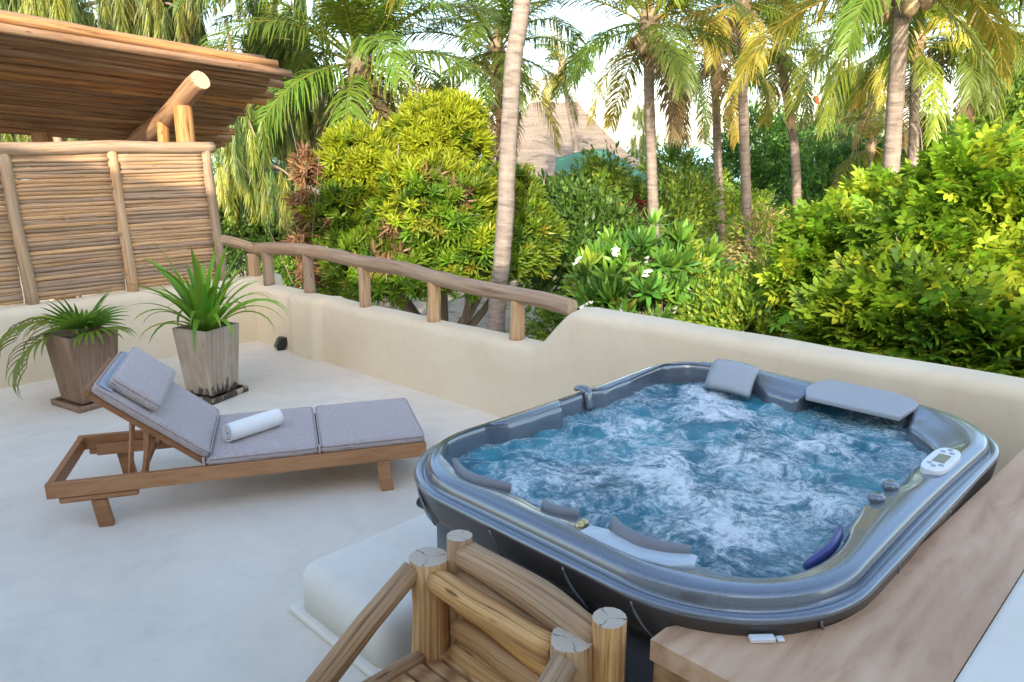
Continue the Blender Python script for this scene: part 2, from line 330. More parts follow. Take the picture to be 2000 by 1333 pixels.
def catmull(P, per=6):
    P = [Vector(p) for p in P]; out = []
    for i in range(len(P) - 1):
        p0, p1, p2, p3 = P[max(i - 1, 0)], P[i], P[i + 1], P[min(i + 2, len(P) - 1)]
        for k in range(per):
            tt = k / per
            out.append(.5 * ((2 * p1) + (p2 - p0) * tt + (2 * p0 - 5 * p1 + 4 * p2 - p3) * tt ** 2 + (3 * p1 - p0 - 3 * p2 + p3) * tt ** 3))
    out.append(P[-1]); return out

GROUND = -3.2
# ================================================================ STRUCTURE
# garden ground, sea
g = MB(); N = 60
for j in range(N + 1):
    for i in range(N + 1):
        x = -150 + 300 * i / N; y = -30 + 150 * j / N
        g.v.append((x, y, GROUND + .10 * mnoise.noise(Vector((x * .15, y * .15, 0)))))
for j in range(N):
    for i in range(N):
        a = j * (N + 1) + i; g.quadface((a, a + 1, a + N + 2, a + N + 1))
struct(g.build('ground', 'sand', smooth='all'))
g = MB(); g.v = [(-9000, 118, GROUND - .5), (9000, 118, GROUND - .5), (9000, 9000, GROUND - .5), (-9000, 9000, GROUND - .5)]; g.quadface((0, 1, 2, 3)); struct(g.build('sea', 'sea'))
# terrace slab
g = MB(); uvp = [(3.55, -7.15), (3.95, 3.2), (-6, 3.2), (-6, -7.15)]
top = [UV(a, b, 0) for a, b in uvp]; bot = [UV(a, b, -.3) for a, b in uvp]
g.v = [tuple(p) for p in top + bot]; g.quadface((3, 2, 1, 0)); g.quadface((4, 5, 6, 7))
for i in range(4): g.quadface((i, (i + 1) % 4, 4 + (i + 1) % 4, 4 + i))
struct(g.build('terrace_floor', 'floor_screed'))

def sweep_wall(name, stations, thick, mat, label, foot=GROUND):
    """stations: (inner point xy, outward unit normal xy, top height); rounded top"""
    mb = MB(); prof = []
    r = .07
    for p, nrm, h in stations:
        p = Vector(p); nrm = Vector(nrm)
        sec = [(0.012, 0.0)] if True else []
        sec = [(-.0, -.02), (-.0, .25 * h), (.006, .6 * h), (.010, h - r)]
        sec += [(.010 + r * (1 - math.cos(a)), h - r + r * math.sin(a)) for a in (R(25), R(50), R(72), R(90))]
        sec += [(thick * .5, h + .006)]
        sec += [(thick - r * (1 - math.cos(a)), h - r + r * math.sin(a)) for a in (R(90), R(65), R(35), 0)]
        sec += [(thick + .01, -.3), (thick + .01, foot)]
        base = []
        for d, z in sec:
            q = p + nrm * d
            wob = .006 * mnoise.noise(Vector((q.x * 2.5, q.y * 2.5, z * 2.5)))
            q = q + nrm * wob; base.append((q.x, q.y, z + wob))
        prof.append(base)
    n = len(prof[0])
    for b in prof: mb.v += b
    for i in range(len(prof) - 1):
        for k in range(n - 1): mb.quadface((i * n + k, i * n + k + 1, (i + 1) * n + k + 1, (i + 1) * n + k))
    mb.quadface(list(range(n))[::-1]); mb.quadface([(len(prof) - 1) * n + k for k in range(n)])
    o = mb.build(name, mat, smooth='all'); tag(o, label, 'wall'); return o
# railing wall along v: low, then an S-curve up to the high part behind the tub
def wall_u(v): return 3.475 + .0552 * (v + 5.92)
def wall_h(v):
    if v < -3.48: return .565
    if v > -3.06: return .88
    tt = (v + 3.48) / .42; return .565 + .315 * (tt * tt * (3 - 2 * tt))
st = []; v = -7.28
while v < 2.4:
    pil = .055 * max(0, min(1, (v + 6.45) / .12)) * max(0, min(1, (-5.93 - v) / .06)) if -6.45 < v < -5.93 else 0
    u = wall_u(v) - pil
    st.append(((UV(u, v).x, UV(u, v).y), (1 / S2, 1 / S2), wall_h(v) + (.012 if pil else 0)))
    v += .045
sweep_wall('parapet_wall', st, .27, 'wall_plaster', 'cream plaster parapet rising in a curve behind the hot tub')
st = []; u = -4.0
while u < 3.75:
    p = UV(u, -7.06); st.append(((p.x, p.y), (-1 / S2, 1 / S2), .635)); u += .09
sweep_wall('side_wall', st, .25, 'wall_plaster', 'low cream plaster wall under the pole screen')

# the villa behind the terrace (out of view; stepped height shaped to keep it in shade)
vil = thing('villa', 'cream plaster villa block behind the terrace out of view, its higher wing shaped to cast the shade', 'building', (0, -3.6, 0))
mb = MB(); mb.box(-12, .45, -4, 2.2, -.02, 4.72); mb.build('wall', 'villa_plaster', vil)
mb = MB(); mb.box(.452, 6.2, -4, 2.2, -.02, 3.26); mb.build('lower_wall', 'villa_plaster', vil)
mb = MB(); mb.box(-12.1, .5, -4.1, 2.26, 4.722, 4.80); mb.build('roof', 'step_plaster', vil)
mb = MB(); mb.box(.503, 6.3, -4.1, 2.26, 3.262, 3.33); mb.build('lower_roof', 'step_plaster', vil)
mb = MB(); mb.box(-1.6, -.5, 2.203, 2.25, 0, 2.1); dr = mb.build('door', 'apron_wood', vil)
mb = MB(); mb.box(-.66, -.63, 2.25, 2.29, .95, 1.1); mb.build('handle', 'steel', dr)

# plaster bench end at the right and the step beside the tub
def soft_box(name, x0, x1, y0, y1, z0, z1, mat, parent=None, r=.06, loc=None, rz=0, seg=4):
    bm = bmesh.new(); bmesh.ops.create_cube(bm, size=1)
    for vv in bm.verts: vv.co = Vector((x0 + (vv.co.x + .5) * (x1 - x0), y0 + (vv.co.y + .5) * (y1 - y0), z0 + (vv.co.z + .5) * (z1 - z0)))
    ed = [e for e in bm.edges if not (abs(e.verts[0].co.z - z0) < 1e-6 and abs(e.verts[1].co.z - z0) < 1e-6)]
    bmesh.ops.bevel(bm, geom=ed, offset=r, segments=seg, profile=.5, affect='EDGES')
    me = bpy.data.meshes.new(name); bm.to_mesh(me); bm.free(); me.materials.append(M[mat])
    for p in me.polygons: p.use_smooth = True
    return mk(name, me, parent, 0, loc, (0, 0, rz))
b = soft_box('plaster_ledge', .2, 3.62, -1.2, .31, 0, .79, 'step_plaster', None, .02, (0, 0, 0), R(45)); tag(b, 'white plaster ledge along the outer side of the wooden surround', 'ledge')
stp = thing('plaster_step', 'smooth white plaster step against the hot tub', 'step', UV(1.34, -2.62), R(45))
soft_box('block', 0, 1.5, -.62, 0, .03, .235, 'step_plaster', stp, .075, None, 0, 5)
soft_box('skirting', -.03, 1.5, -.62, .03, 0, .032, 'step_plaster', stp, .012)

# ================================================================ POLE SCREEN
FV = -7.19
scr = thing('pole_screen', 'screen of thin horizontal poles between upright posts on the plaster wall', 'fence', UV(2.3, FV, .635), R(45))
def sl(u, z, d=0.0): return Vector((u - 2.3, d, z - .635))       # screen-local: x along u, y away from the terrace
post_u = [.62, 1.50, 2.30, 3.13]
for i, pu in enumerate(post_u):
    log('post', [sl(pu + .03, .60), sl(pu - .01, 1.87)], (.052, .046), scr, 'rail_log', 12, 40 + i, 10, .12, .02)
log('cross_rail', catmull([sl(.2, 1.885), sl(.9, 1.90), sl(1.6, 1.885), sl(2.3, 1.905), sl(2.8, 1.895), sl(3.2, 1.90)], 4), (.058, .052), scr, 'rail_log', 12, 60, 8, .12)
k = 0
for pi in range(3):
    ua, ub = post_u[pi] + .045, post_u[pi + 1] - .045; z = .652
    while z < 1.835:
        r = random.uniform(.0185, .0245); z += r
        a = sl(ua - .01, z + random.uniform(-.006, .006), random.uniform(-.012, .012)); b = sl(ub + .01, z + random.uniform(-.006, .006), random.uniform(-.012, .012))
        log('slat', [a, b], (r, r * random.uniform(.8, 1.05)) if random.random() < .5 else (r * .85, r), scr, 'fence_pole', 8, 100 + k, 9, .14, .006); k += 1
        z += r * .60

# ================================================================ RAILING ON THE PARAPET
rl = thing('log_railing', 'wavy log handrail on short posts along the low parapet', 'railing', UV(3.6, -6.0, .56))
def on_wall(x, y, off=.13):          # pixel -> vertical plane through the parapet's middle
    # plane: u = wall_u(v)+off
    r = ray(x, y); ru = (r[0] + r[1]) / S2; rv = (r[0] - r[1]) / S2
    tt = (3.475 + .0552 * 5.92 + off) / (ru - .0552 * rv)
    return Vector((r[0] * tt, r[1] * tt, CAM_H + r[2] * tt))
O = rl.location
pts = [on_wall(x, y) - O for x, y in ((498, 486), (560, 486), (600, 490), (655, 500), (710, 513), (780, 524), (845, 541), (930, 562), (1010, 577), (1070, 588), (1118, 603))]
log('handrail', catmull(pts, 4), (.062, .058), rl, 'rail_log', 12, 71, 8, .16)
pc = UV(3.6, -7.19, pts[0].z + O.z) - O
pl = gv(424, 468, FV); log('side_rail', catmull([pts[0] + Vector((.02, -.02, -.005)), pts[0].lerp(pl - O, .5) + Vector((0, 0, .012)), pl - O], 4), .052, rl, 'rail_log', 12, 77, 8, .14)
for i, (x, yt, yb) in enumerate(((521, 490, 542), (600, 492, 560), (710, 515, 588), (846, 545, 624), (1010, 585, 664))):
    pt = on_wall(x, yt) - O; pb = Vector((pt.x, pt.y, .55 - O.z))
    log('post', [pb, pt], (.055, .05) if i else (.058, .055), rl, 'rail_log', 12, 80 + i, 6, .12, .01)
q = gv(494, 495, -7.2) - O; log('post', [Vector((q.x, q.y, .6 - O.z)), q], (.062, .06), rl, 'rail_log', 12, 91, 6, .12)

# ================================================================ POLE ROOF
rf = thing('pole_roof', 'lean-to roof of round poles laid over a crooked beam behind the screen', 'roof', UV(3.05, -7.5, GROUND), R(45))
RO = rf.location
def rp(u, v, z): return Vector((u - 3.05, -(v + 7.5), z - GROUND))
def roof_z(u, v): return 2.715 - .073 * (u - 2.9) - .295 * (-7.4 - v)
v = -7.42; k = 0
while v > -9.75:
    r = random.uniform(.036, .056); v -= r
    ue = 4.12 + .11 * (-7.4 - v) + random.uniform(-.13, .09); uss = -1.2
    log('roof_pole', [rp(uss, v + random.uniform(-.03, .03), roof_z(uss, v) + random.uniform(-.02, .02)), rp(ue, v + random.uniform(-.02, .02), roof_z(ue, v) + random.uniform(-.02, .02))], (r, r * .85), rf, 'roof_pole', 9, 200 + k, 14, .14, .045); k += 1
    v -= r * .9
for i, (dv, dz, r, ue) in enumerate(((.02, .075, .05, 4.02), (-.06, .12, .045, 3.9), (.035, -.01, .048, 4.16), (-.1, .16, .04, 3.95), (-.22, .13, .045, 3.92))):
    vv = -7.40 + dv
    log('edge_pole', [rp(-1.2, vv, roof_z(-1.2, vv) + dz), rp(ue, vv, roof_z(ue, vv) + dz)], (r, r * .8), rf, 'roof_pole', 10, 260 + i, 14, .12, .05)
g = MB()  # sheet added over the poles to block light and keep their underside dark
for dz in (.10, .16):
    for (u, v) in ((-1.2, -7.5), (3.95, -7.5), (4.25, -9.7), (-1.2, -9.7)): g.v.append(tuple(rp(u, v, roof_z(u, v) + dz)))
for q in ((3, 2, 1, 0), (4, 5, 6, 7), (0, 1, 5, 4), (1, 2, 6, 5), (2, 3, 7, 6), (3, 0, 4, 7)): g.quadface(q)
g.build('shade_sheet', 'thatch', rf)
def rpx(x, y, v): p = gv(x, y, v); return rp((p.x + p.y) / S2, v, p.z)
log('beam', catmull([rpx(392, 156, -7.18), rpx(368, 182, -7.4), rpx(345, 212, -7.75), rpx(318, 240, -8.3), rpx(285, 265, -8.9), rpx(262, 285, -9.4)], 4), (.092, .115), rf, 'roof_pole', 14, 280, 8, .10)
log('branch_stub', [rpx(318, 240, -8.1), rpx(320, 285, -8.1)], (.06, .055), rf, 'roof_pole', 10, 281, 6, .1)
log('post', [rp(3.10, -7.52, GROUND), rpx(356, 207, -7.5)], (.10, .085), rf, 'roof_pole', 12, 282, 12, .08, .05)
log('post', [rp(2.35, -9.3, GROUND), rp(2.3, -9.3, 2.05)], (.11, .10), rf, 'roof_pole', 12, 283, 12, .08, .05)
log('post', [rp(-.9, -7.6, GROUND), rp(-.9, -7.55, 2.75)], (.1, .09), rf, 'rail_log', 12, 284, 12, .08, .05)

# ================================================================ HOT TUB
UC, VC = 2.3785, -1.312
TZ = .86
tub = thing('hot_tub', 'charcoal acrylic hot tub with headrests and churning blue water', 'hot tub', UV(UC, VC), R(45))
HA, HB, RC = 1.0, .768, .37
RC_NEAR = .46               # the corner inside the wooden surround is rounder
def outer_r(th, ins=0.0):
    ca, sa = math.cos(th), math.sin(th); a, b, r = HA - ins, HB - ins, (RC_NEAR if ca < 0 and sa < 0 else RC) - ins
    lo, hi = 0.0, 2.0
    for _ in range(34):
        m = (lo + hi) / 2; x, y = abs(ca * m), abs(sa * m)
        dx, dy = max(x - (a - r), 0), max(y - (b - r), 0)
        inside = math.hypot(dx, dy) <= r and x <= a and y <= b
        if inside: lo = m
        else: hi = m
    return lo
inner = [(-.842, .48), (-.815, .60), (-.70, .70), (-.52, .735), (-.455, .655), (-.30, .645), (-.12, .64), (-.06, .72), (.0, .752), (.085, .752), (.125, .69), (.19, .655), (.38, .665), (.56, .685), (.69, .695), (.80, .62), (.85, .48),
         (.83, .30), (.755, .19), (.74, .08), (.73, .01), (.90, -.02), (.91, -.22), (.88, -.40), (.72, -.43), (.62, -.53), (.52, -.60), (.30, -.59), (.20, -.60), (.10, -.62), (.02, -.575), (-.13, -.575), (-.28, -.60), (-.42, -.635), (-.56, -.63), (-.69, -.60), (-.76, -.53),
         (-.775, -.46), (-.76, -.385), (-.825, -.31), (-.835, -.22), (-.80, -.13), (-.845, -.095), (-.79, -.06), (-.785, .0), (-.84, .05), (-.845, .10), (-.815, .18), (-.82, .27), (-.86, .33), (-.87, .40)]
ia = np.array([math.atan2(b, a) for a, b in inner]); ir = np.array([math.hypot(a, b) for a, b in inner]); od = np.argsort(ia); ia, ir = ia[od], ir[od]
NT_ = 900; ths = np.linspace(-PI, PI, NT_, endpoint=False)
innr = np.interp(ths, np.r_[ia - 2 * PI, ia, ia + 2 * PI], np.tile(ir, 3))
ker = np.exp(-np.linspace(-2, 2, 19) ** 2); ker /= ker.sum()
innr = np.convolve(np.r_[innr[-9:], innr, innr[:9]], ker, 'valid')
outr = np.array([outer_r(th) for th in ths])
innr = np.minimum(innr, outr - .075)
ledge = np.clip((outr - innr - .13) / .1, 0, 1)          # broad parts of the rim dip inwards like arm rests
ledge = np.convolve(np.r_[ledge[-9:], ledge, ledge[:9]], ker, 'valid')
rings = []
def ring(rad, z): rings.append(np.stack([np.cos(ths) * rad, np.sin(ths) * rad, np.zeros(NT_) + z], 1))
scal = np.array([.012 * abs(math.sin(th * 5.0 + .6)) ** 6 for th in ths])
ring(outr - .055, TZ - .175); ring(outr - .03 - scal * .3, TZ - .17); ring(outr - .012 - scal, TZ - .12); ring(outr - .004 - scal * .4, TZ - .065); ring(outr - .001, TZ - .05)
ring(outr - .003, TZ - .040); ring(outr - .010, TZ - .035); ring(outr - .024, TZ - .034); ring(outr - .030, TZ - .037); ring(outr - .033, TZ - .046); ring(outr - .041, TZ - .047); ring(outr - .044, TZ - .030); ring(outr - .048, TZ - .014)
ring(outr - .055, TZ - .005); ring(outr - .064, TZ - .001); ring(outr - .085, TZ)
wdt = outr - .085 - innr
for f_, dz in ((.15, .002), (.35, -.003), (.55, -.012), (.75, -.019), (.90, -.024)):
    ring(outr - .085 - wdt * f_ * .96 * np.ones(NT_), TZ + np.where(True, dz * (.25 + ledge), 0))
zin = TZ - .026 * (.25 + ledge)
ring(innr + .008, zin - .003); ring(innr + .001, zin - .010); ring(innr - .003, zin - .025)
ring(innr - .004, TZ - .07); ring(innr - .008, TZ - .12); ring(innr - .03, TZ - .25); ring(innr - .08, TZ - .40)
V = np.concatenate(rings); nr = len(rings); mb = MB(); mb.v = [tuple(p) for p in V.tolist()]
for i in range(nr - 1):
    for k in range(NT_):
        k2 = (k + 1) % NT_; mb.quadface((i * NT_ + k, i * NT_ + k2, (i + 1) * NT_ + k2, (i + 1) * NT_ + k))
mb.mi = [1 if i < 4 * NT_ else 0 for i in range(len(mb.f))]
mb.build('shell', ['tub_acrylic', 'tub_skirt'], tub, 'all')
# water
WZ = TZ - .088
nrings = 150; wr = (innr + .012); jets = [(.45, .25, .9), (.1, -.05, .8), (-.25, .12, .9), (-.45, -.35, .9), (-.1, -.40, .7), (.42, -.22, .6), (-.55, .3, .6), (.62, .4, .7), (.0, .42, .7), (-.3, -.12, .5)]
fr = (np.arange(nrings) + 1) / nrings
X = (np.cos(ths)[None, :] * wr[None, :] * fr[:, None]).ravel(); Y = (np.sin(ths)[None, :] * wr[None, :] * fr[:, None]).ravel()
X = np.r_[X, 0.0]; Y = np.r_[Y, 0.0]
sel = slice(None, None, 1)
foam = np.zeros_like(X); Zw = np.zeros_like(X)
for (jx, jy, s_) in jets:
    d2 = (X - jx) ** 2 + (Y - jy) ** 2
    foam += s_ * np.exp(-d2 / .018) ; Zw += .014 * s_ * np.exp(-d2 / .012) + .005 * s_ * np.cos(np.sqrt(d2) * 42) * np.exp(-d2 / .05)
lo = np.zeros_like(X)
for k_ in range(34):
    a_ = rng.uniform(0, 2 * PI); f_ = rng.uniform(12, 85); ph = rng.uniform(0, 2 * PI)
    lo += np.sin((X * math.cos(a_) + Y * math.sin(a_)) * f_ + ph + 2.0 * np.sin(X * 7 + ph) * np.cos(Y * 6 - ph)) / f_
Zw += lo * .05 + WZ
foam += np.clip(lo * 1.6 + .25, 0, 1) * .5
NW = NT_
mb = MB(); mb.v = list(zip(X.tolist(), Y.tolist(), Zw.tolist())); c0 = len(mb.v) - 1
F = []
for i in range(nrings - 1):
    for k in range(NW):
        k2 = (k + 1) % NW; F.append((i * NW + k, (i + 1) * NW + k, (i + 1) * NW + k2, i * NW + k2))
for k in range(NW): F.append((c0, k, (k + 1) % NW))
me = bpy.data.meshes.new('water'); me.from_pydata(mb.v, [], F); me.materials.append(M['water']); me.polygons.foreach_set('use_smooth', np.ones(len(F), dtype=bool))
at = me.attributes.new('foam', 'FLOAT', 'POINT'); at.data.foreach_set('value', np.clip(foam, 0, 1.2).astype(np.float32)); me.update()
mk('water', me, tub)
# cabinet with corner pieces and boards
cab = MB(); ci = .075
def cab_ring(ins, z): return [(math.cos(th) * outer_r(th, ins), math.sin(th) * outer_r(th, ins), z) for th in ths[::6]]
n6 = len(ths[::6])
for z in (0.02, .70): cab.v += cab_ring(ci + .012, z)
for k in range(n6): cab.quadface((k, (k + 1) % n6, n6 + (k + 1) % n6, n6 + k))
cabo = cab.build('cabinet', 'tub_cabinet', tub, 'all')
for sx, sy in ((-1, 1), (-1, -1), (1, 1), (1, -1)):
    mb = MB(); pth = []; RC_ = RC_NEAR if sx < 0 and sy < 0 else RC
    for i in range(13):
        a = R(-14 + 118 * i / 12); cx, cy = HA - RC_, HB - RC_; rr = RC_ - ci
        ex = 0
        px, py = cx + rr * math.cos(R(90 * i / 12)), cy + rr * math.sin(R(90 * i / 12)); pth.append((px, py))
    pth = [(pth[0][0], pth[0][1] - .10)] + pth + [(pth[-1][0] - .10, pth[-1][1])]
    for z in (0.0, .705):
        for x, y in pth: mb.v.append((x * sx, y * sy, z))
        for x, y in pth:
            L_ = math.hypot(x, y); mb.v.append((x * sx * (1 - .03 / L_), y * sy * (1 - .03 / L_), z))
    m = len(pth)
    for k in range(m - 1):
        mb.quadface((k, k + 1, 2 * m + k + 1, 2 * m + k)); mb.quadface((2 * m + k, 2 * m + k + 1, 3 * m + k + 1, 3 * m + k))
    mb.quadface((0, 2 * m, 3 * m, m)); mb.quadface((m - 1, 2 * m - 1, 4 * m - 1, 3 * m - 1))
    mb.build('corner_panel', 'tub_corner', tub, 'all' if False else True)
for i in range(6):
    z0 = .012 + i * .114
    MB().box(-(HA - ci), -(HA - ci) + .014, -(HB - RC_NEAR) + .11, HB - RC - .11, z0, z0 + .108).build('board', 'tub_cabinet', tub, bevel=.003)
    MB().box(-(HA - RC) + .11, HA - RC - .11, HB - ci - .014, HB - ci, z0, z0 + .108).build('board', 'tub_cabinet', tub, bevel=.003)
# skirt ribs
def skirt_rib(th0, dth):
    P = []
    for i in range(9):
        tt = i / 8; th = th0 + dth * (tt ** 1.6); r0 = outer_r(th)
        zz = .058 + .106 * tt; ri = r0 + .001 - float(np.interp(zz, [.05, .065, .12, .17], [.001, .006, .016, .031]))
        P.append((math.cos(th) * ri, math.sin(th) * ri, TZ - zz))
    MB().tube(P, [.003 + .003 * math.sin(PI * i / 8) for i in range(9)], 6, cap=True).build('skirt_rib', 'tub_acrylic', tub, 'all')
for a, b in ((-.97, .16), (-.97, -.12), (-.97, -.34), (-.97, .55), (-.75, -.73), (-.35, -.77), (.1, -.77), (-.5, .78)):
    skirt_rib(math.atan2(b, a), .075)
# headrests and fittings
def crescent(name, pts, rw, mat, z=TZ - .03, flat=.6, n=12):
    P = catmull([(a, b, z + dz) for a, b, dz in pts], 5); m = len(P)
    rr = [rw * (.35 + .65 * math.sin(PI * min(max((i + .6) / (m + .2), 0), 1)) ** .45) for i in range(m)]
    return MB().tube(P, rr, n, flat=flat).build(name, mat, tub, 'all')
crescent('headrest', [(-.775, -.125, .0), (-.815, -.17, .004), (-.835, -.235, .006), (-.825, -.305, .006), (-.765, -.372, .0)], .033, 'tub_pillow', TZ - .008)
crescent('headrest', [(-.80, .55, -.004), (-.845, .47, .0), (-.865, .40, .0), (-.85, .33, .0), (-.80, .27, -.008)], .030, 'tub_pillow', TZ - .018)
crescent('headrest', [(-.80, .12, -.006), (-.835, .085, .0), (-.83, .04, .0), (-.785, .0, -.008)], .024, 'tub_pillow', TZ - .018)
crescent('headrest', [(-.55, -.595, -.01), (-.45, -.61, .0), (-.36, -.60, .0), (-.28, -.575, -.01)], .022, 'tub_pillow_blue', TZ - .035)
g = MB(); P = [(-.90, -.10), (-.905, -.20), (-.90, -.30), (-.875, -.375), (-.815, -.415), (-.765, -.395), (-.77, -.375), (-.838, -.31), (-.848, -.22), (-.82, -.14), (-.85, -.10)]
for z in (TZ - .014, TZ + .0045): g.v += [(a, b, z - (.010 if a > -.83 else 0)) for a, b in P]
m = len(P); g.quadface(list(range(m))); g.quadface([m + k for k in range(m)][::-1])
for k in range(m): g.quadface((k, m + k, m + (k + 1) % m, (k + 1) % m))
g.build('headrest_plate', 'tub_plate', tub, bevel=.004)
for k, (a, b) in enumerate(((-.868, -.075), (-.845, -.072))):
    MB().tube([(a, b, TZ - .03), (a, b, TZ + .004), (a, b, TZ + .006)], [.012, .012, .008], 10).build('valve_knob', 'brass', tub, 'all')
g = MB()
for i in range(9):
    for j in range(7):
        a = i / 8; bb = j / 6
        x = .865 - .165 * a; y = .50 - .22 * bb - .05 * a
        g.v.append((x, y, TZ - .004 - .075 * a ** 1.4 + .008 * math.sin(PI * bb) + .01 * math.sin(PI * a)))
for i in range(8):
    for j in range(6): q = i * 7 + j; g.quadface((q, q + 1, q + 8, q + 7))
o = g.build('pillow', 'lid_grey', tub, 'all'); sd = o.modifiers.new('s', 'SOLIDIFY'); sd.thickness = .035
g = MB(); P = [(.715, -.02), (.80, .018), (.93, .02), (.985, -.01), (1.0, -.08), (.995, -.30), (.965, -.38), (.90, -.415), (.725, -.40)]; m = len(P)
for z in (TZ - .012, TZ + .010): g.v += [(a, b, z - (.012 if a < .76 else 0)) for a, b in P]
g.quadface(list(range(m))[::-1]); g.quadface([m + k for k in range(m)])
for k in range(m): g.quadface((k, (k + 1) % m, m + (k + 1) % m, m + k))
g.build('filter_lid', 'lid_grey', tub, bevel=.006)
g = MB(); P = []
for k in range(28):
    a = 2 * PI * k / 28; P.append((.335 + .125 * abs(math.cos(a)) ** .6 * (1 if math.cos(a) >= 0 else -1), -.662 + .042 * abs(math.sin(a)) ** .7 * (1 if math.sin(a) >= 0 else -1)))
for z in (TZ - .01, TZ + .016): g.v += [(a, b, z) for a, b in P]
g.quadface(list(range(28))[::-1]); g.quadface([28 + k for k in range(28)])
for k in range(28): g.quadface((k, (k + 1) % 28, 28 + (k + 1) % 28, 28 + k))
cp = g.build('control_panel', 'panel_white', tub, bevel=.004)
MB().box(.295, .375, -.682, -.645, TZ + .0155, TZ + .0185).build('display', 'lcd', cp)
for (a, b) in ((.25, -.662), (.27, -.645), (.27, -.68), (.405, -.648), (.405, -.676), (.435, -.662)):
    MB().tube([(a, b, TZ + .015), (a, b, TZ + .019)], .008, 10).build('button', 'button', cp)
MB().tube(catmull([(.10, .75, TZ - .004), (.10, .72, TZ + .004), (.10, .69, TZ - .015), (.10, .675, TZ - .08)], 5), .013, 10, flat=2.2).build('spout', 'tub_acrylic', tub, 'all')
for (a, b) in ((.05, -.60), (-.07, -.60)):
    MB().tube([(a, b, TZ - .02), (a, b, TZ - .002), (a, b, TZ + .002)], [.026, .024, .016], 14).build('valve_knob', 'tub_acrylic', tub, 'all')
MB().tube([(-.80, HB - .10, .62), (-.80, HB - .02, .62)], .022, 12).build('latch', 'black_plastic', tub, 'all')

# ================================================================ WOODEN SURROUND at the tub's corner
ws = thing('wooden_surround', 'thick wooden counter curving round the corner of the hot tub', 'counter', UV(1.35, -.60), R(45))
CZ = .775
def wl(u, v): return (u - 1.35, -(v + .60))
tubpt = lambda th, gap: (UC + math.cos(th) * (outer_r(th) + gap), VC - math.sin(th) * (outer_r(th) + gap))
arc = [tubpt(th, -.012) for th in np.linspace(-PI + .30, -PI + 1.42, 60)]     # from the near side round to the right side
arc = [(1.388, -.862)] + [(u, v) for u, v in arc if v > -.855] + [(3.42, -.515)]
def resample(P, n):
    L_ = [0.0]
    for p, q in zip(P, P[1:]): L_.append(L_[-1] + math.hypot(q[0] - p[0], q[1] - p[1]))
    tt = np.linspace(0, L_[-1], n); return list(zip(np.interp(tt, L_, [p[0] for p in P]), np.interp(tt, L_, [p[1] for p in P])))
inn = resample(arc, 70); out_ = resample([(1.325, -.862), (1.325, -.312)], 30)[:-1] + resample([(1.325, -.312), (3.42, -.312)], 41)
g = MB(); m = 70
for z in (CZ - .055, CZ):
    for P_ in (inn, out_):
        for u, v in P_: x, y = wl(u, v); g.v.append((x, y, z))
for k in range(m - 1):
    g.quadface((k, k + 1, m + k + 1, m + k)); g.quadface((2 * m + k, 3 * m + k, 3 * m + k + 1, 2 * m + k + 1))
    g.quadface((k, 2 * m + k, 2 * m + k + 1, k + 1)); g.quadface((m + k, m + k + 1, 3 * m + k + 1, 3 * m + k))
g.quadface((0, m, 3 * m, 2 * m)); g.quadface((m - 1, 3 * m - 1, 4 * m - 1, 2 * m - 1))
o = g.build('counter_top', 'counter_wood', ws)
me = o.data; bm = bmesh.new(); bm.from_mesh(me); bmesh.ops.recalc_face_normals(bm, faces=bm.faces); bm.to_mesh(me); bm.free()
for i in range(4):
    x0, y0 = wl(1.332, -.855); x1, y1 = wl(1.36, -.312)
    MB().box(x0, x1, y1, y0, .01 + i * .178, .01 + i * .178 + .174).build('front_board', 'apron_wood', ws, bevel=.003)
    x0, y0 = wl(1.362, -.857); x1, y1 = wl(1.41, -.83)
    MB().box(x0, x1, y1, y0, .01 + i * .178, .01 + i * .178 + .174).build('side_board', 'apron_wood', ws, bevel=.003)
p = gz(1488, 1252, CZ + .001); tl = MB(); tl.box(-.03, .03, -.011, .011, 0, .012); tl.box(.035, .052, -.009, .009, 0, .008)
tag(tl.build('lighter', 'white_plastic', None, bevel=.003, loc=p, rot=(0, 0, R(2))), 'small white plastic lighter lying on the counter by the hot tub', 'lighter')

# ================================================================ LOG CHAIR
ch = thing('log_chair', 'rustic log armchair with plank seat beside the hot tub', 'chair', UV(1.0, -1.33), R(45))
def cl(u, v, z): return Vector((u - 1.0, -(v + 1.33), z))
def uvz(x, y, z): p = gz(x, y, z); return (p.x + p.y) / S2, (p.x - p.y) / S2
ZT, ZR = .735, .80
lu, lv = uvz(838, 1088, ZT); ru, rv = uvz(1117, 1248, ZT)
bu, bv = uvz(897, 1046, ZR); du, dv = uvz(1190, 1207, ZR)
log('back_post', [cl(lu, lv, 0), cl(lu, lv, ZT)], (.062, .056), ch, 'chair_log', 16, 301, 10, .14, .01)
log('back_post', [cl(ru, rv, 0), cl(ru, rv, ZT)], (.060, .054), ch, 'chair_log', 16, 302, 10, .14, .01)
log('rear_post', [cl(bu, bv, 0), cl(bu, bv, ZR)], (.042, .038), ch, 'chair_log', 14, 303, 10, .10, .01)
log('rear_post', [cl(du, dv, 0), cl(du, dv, ZR)], (.046, .043), ch, 'chair_log', 14, 304, 10, .10, .01)
log('head_rail', [cl(lu - .01, lv + .045, ZT - .055), cl(ru - .01, rv - .04, ZT - .055)], (.038, .040), ch, 'chair_log', 12, 305, 10, .14, .012)
rmid = (bu + du) / 2
log('back_log', catmull([cl(bu, bv + .03, ZR - .055), cl((bu + du) / 2 - .005, (bv + dv) / 2, ZR - .045), cl(du, dv - .03, ZR - .08)], 6), (.044, .046), ch, 'chair_log', 14, 306, 10, .18)
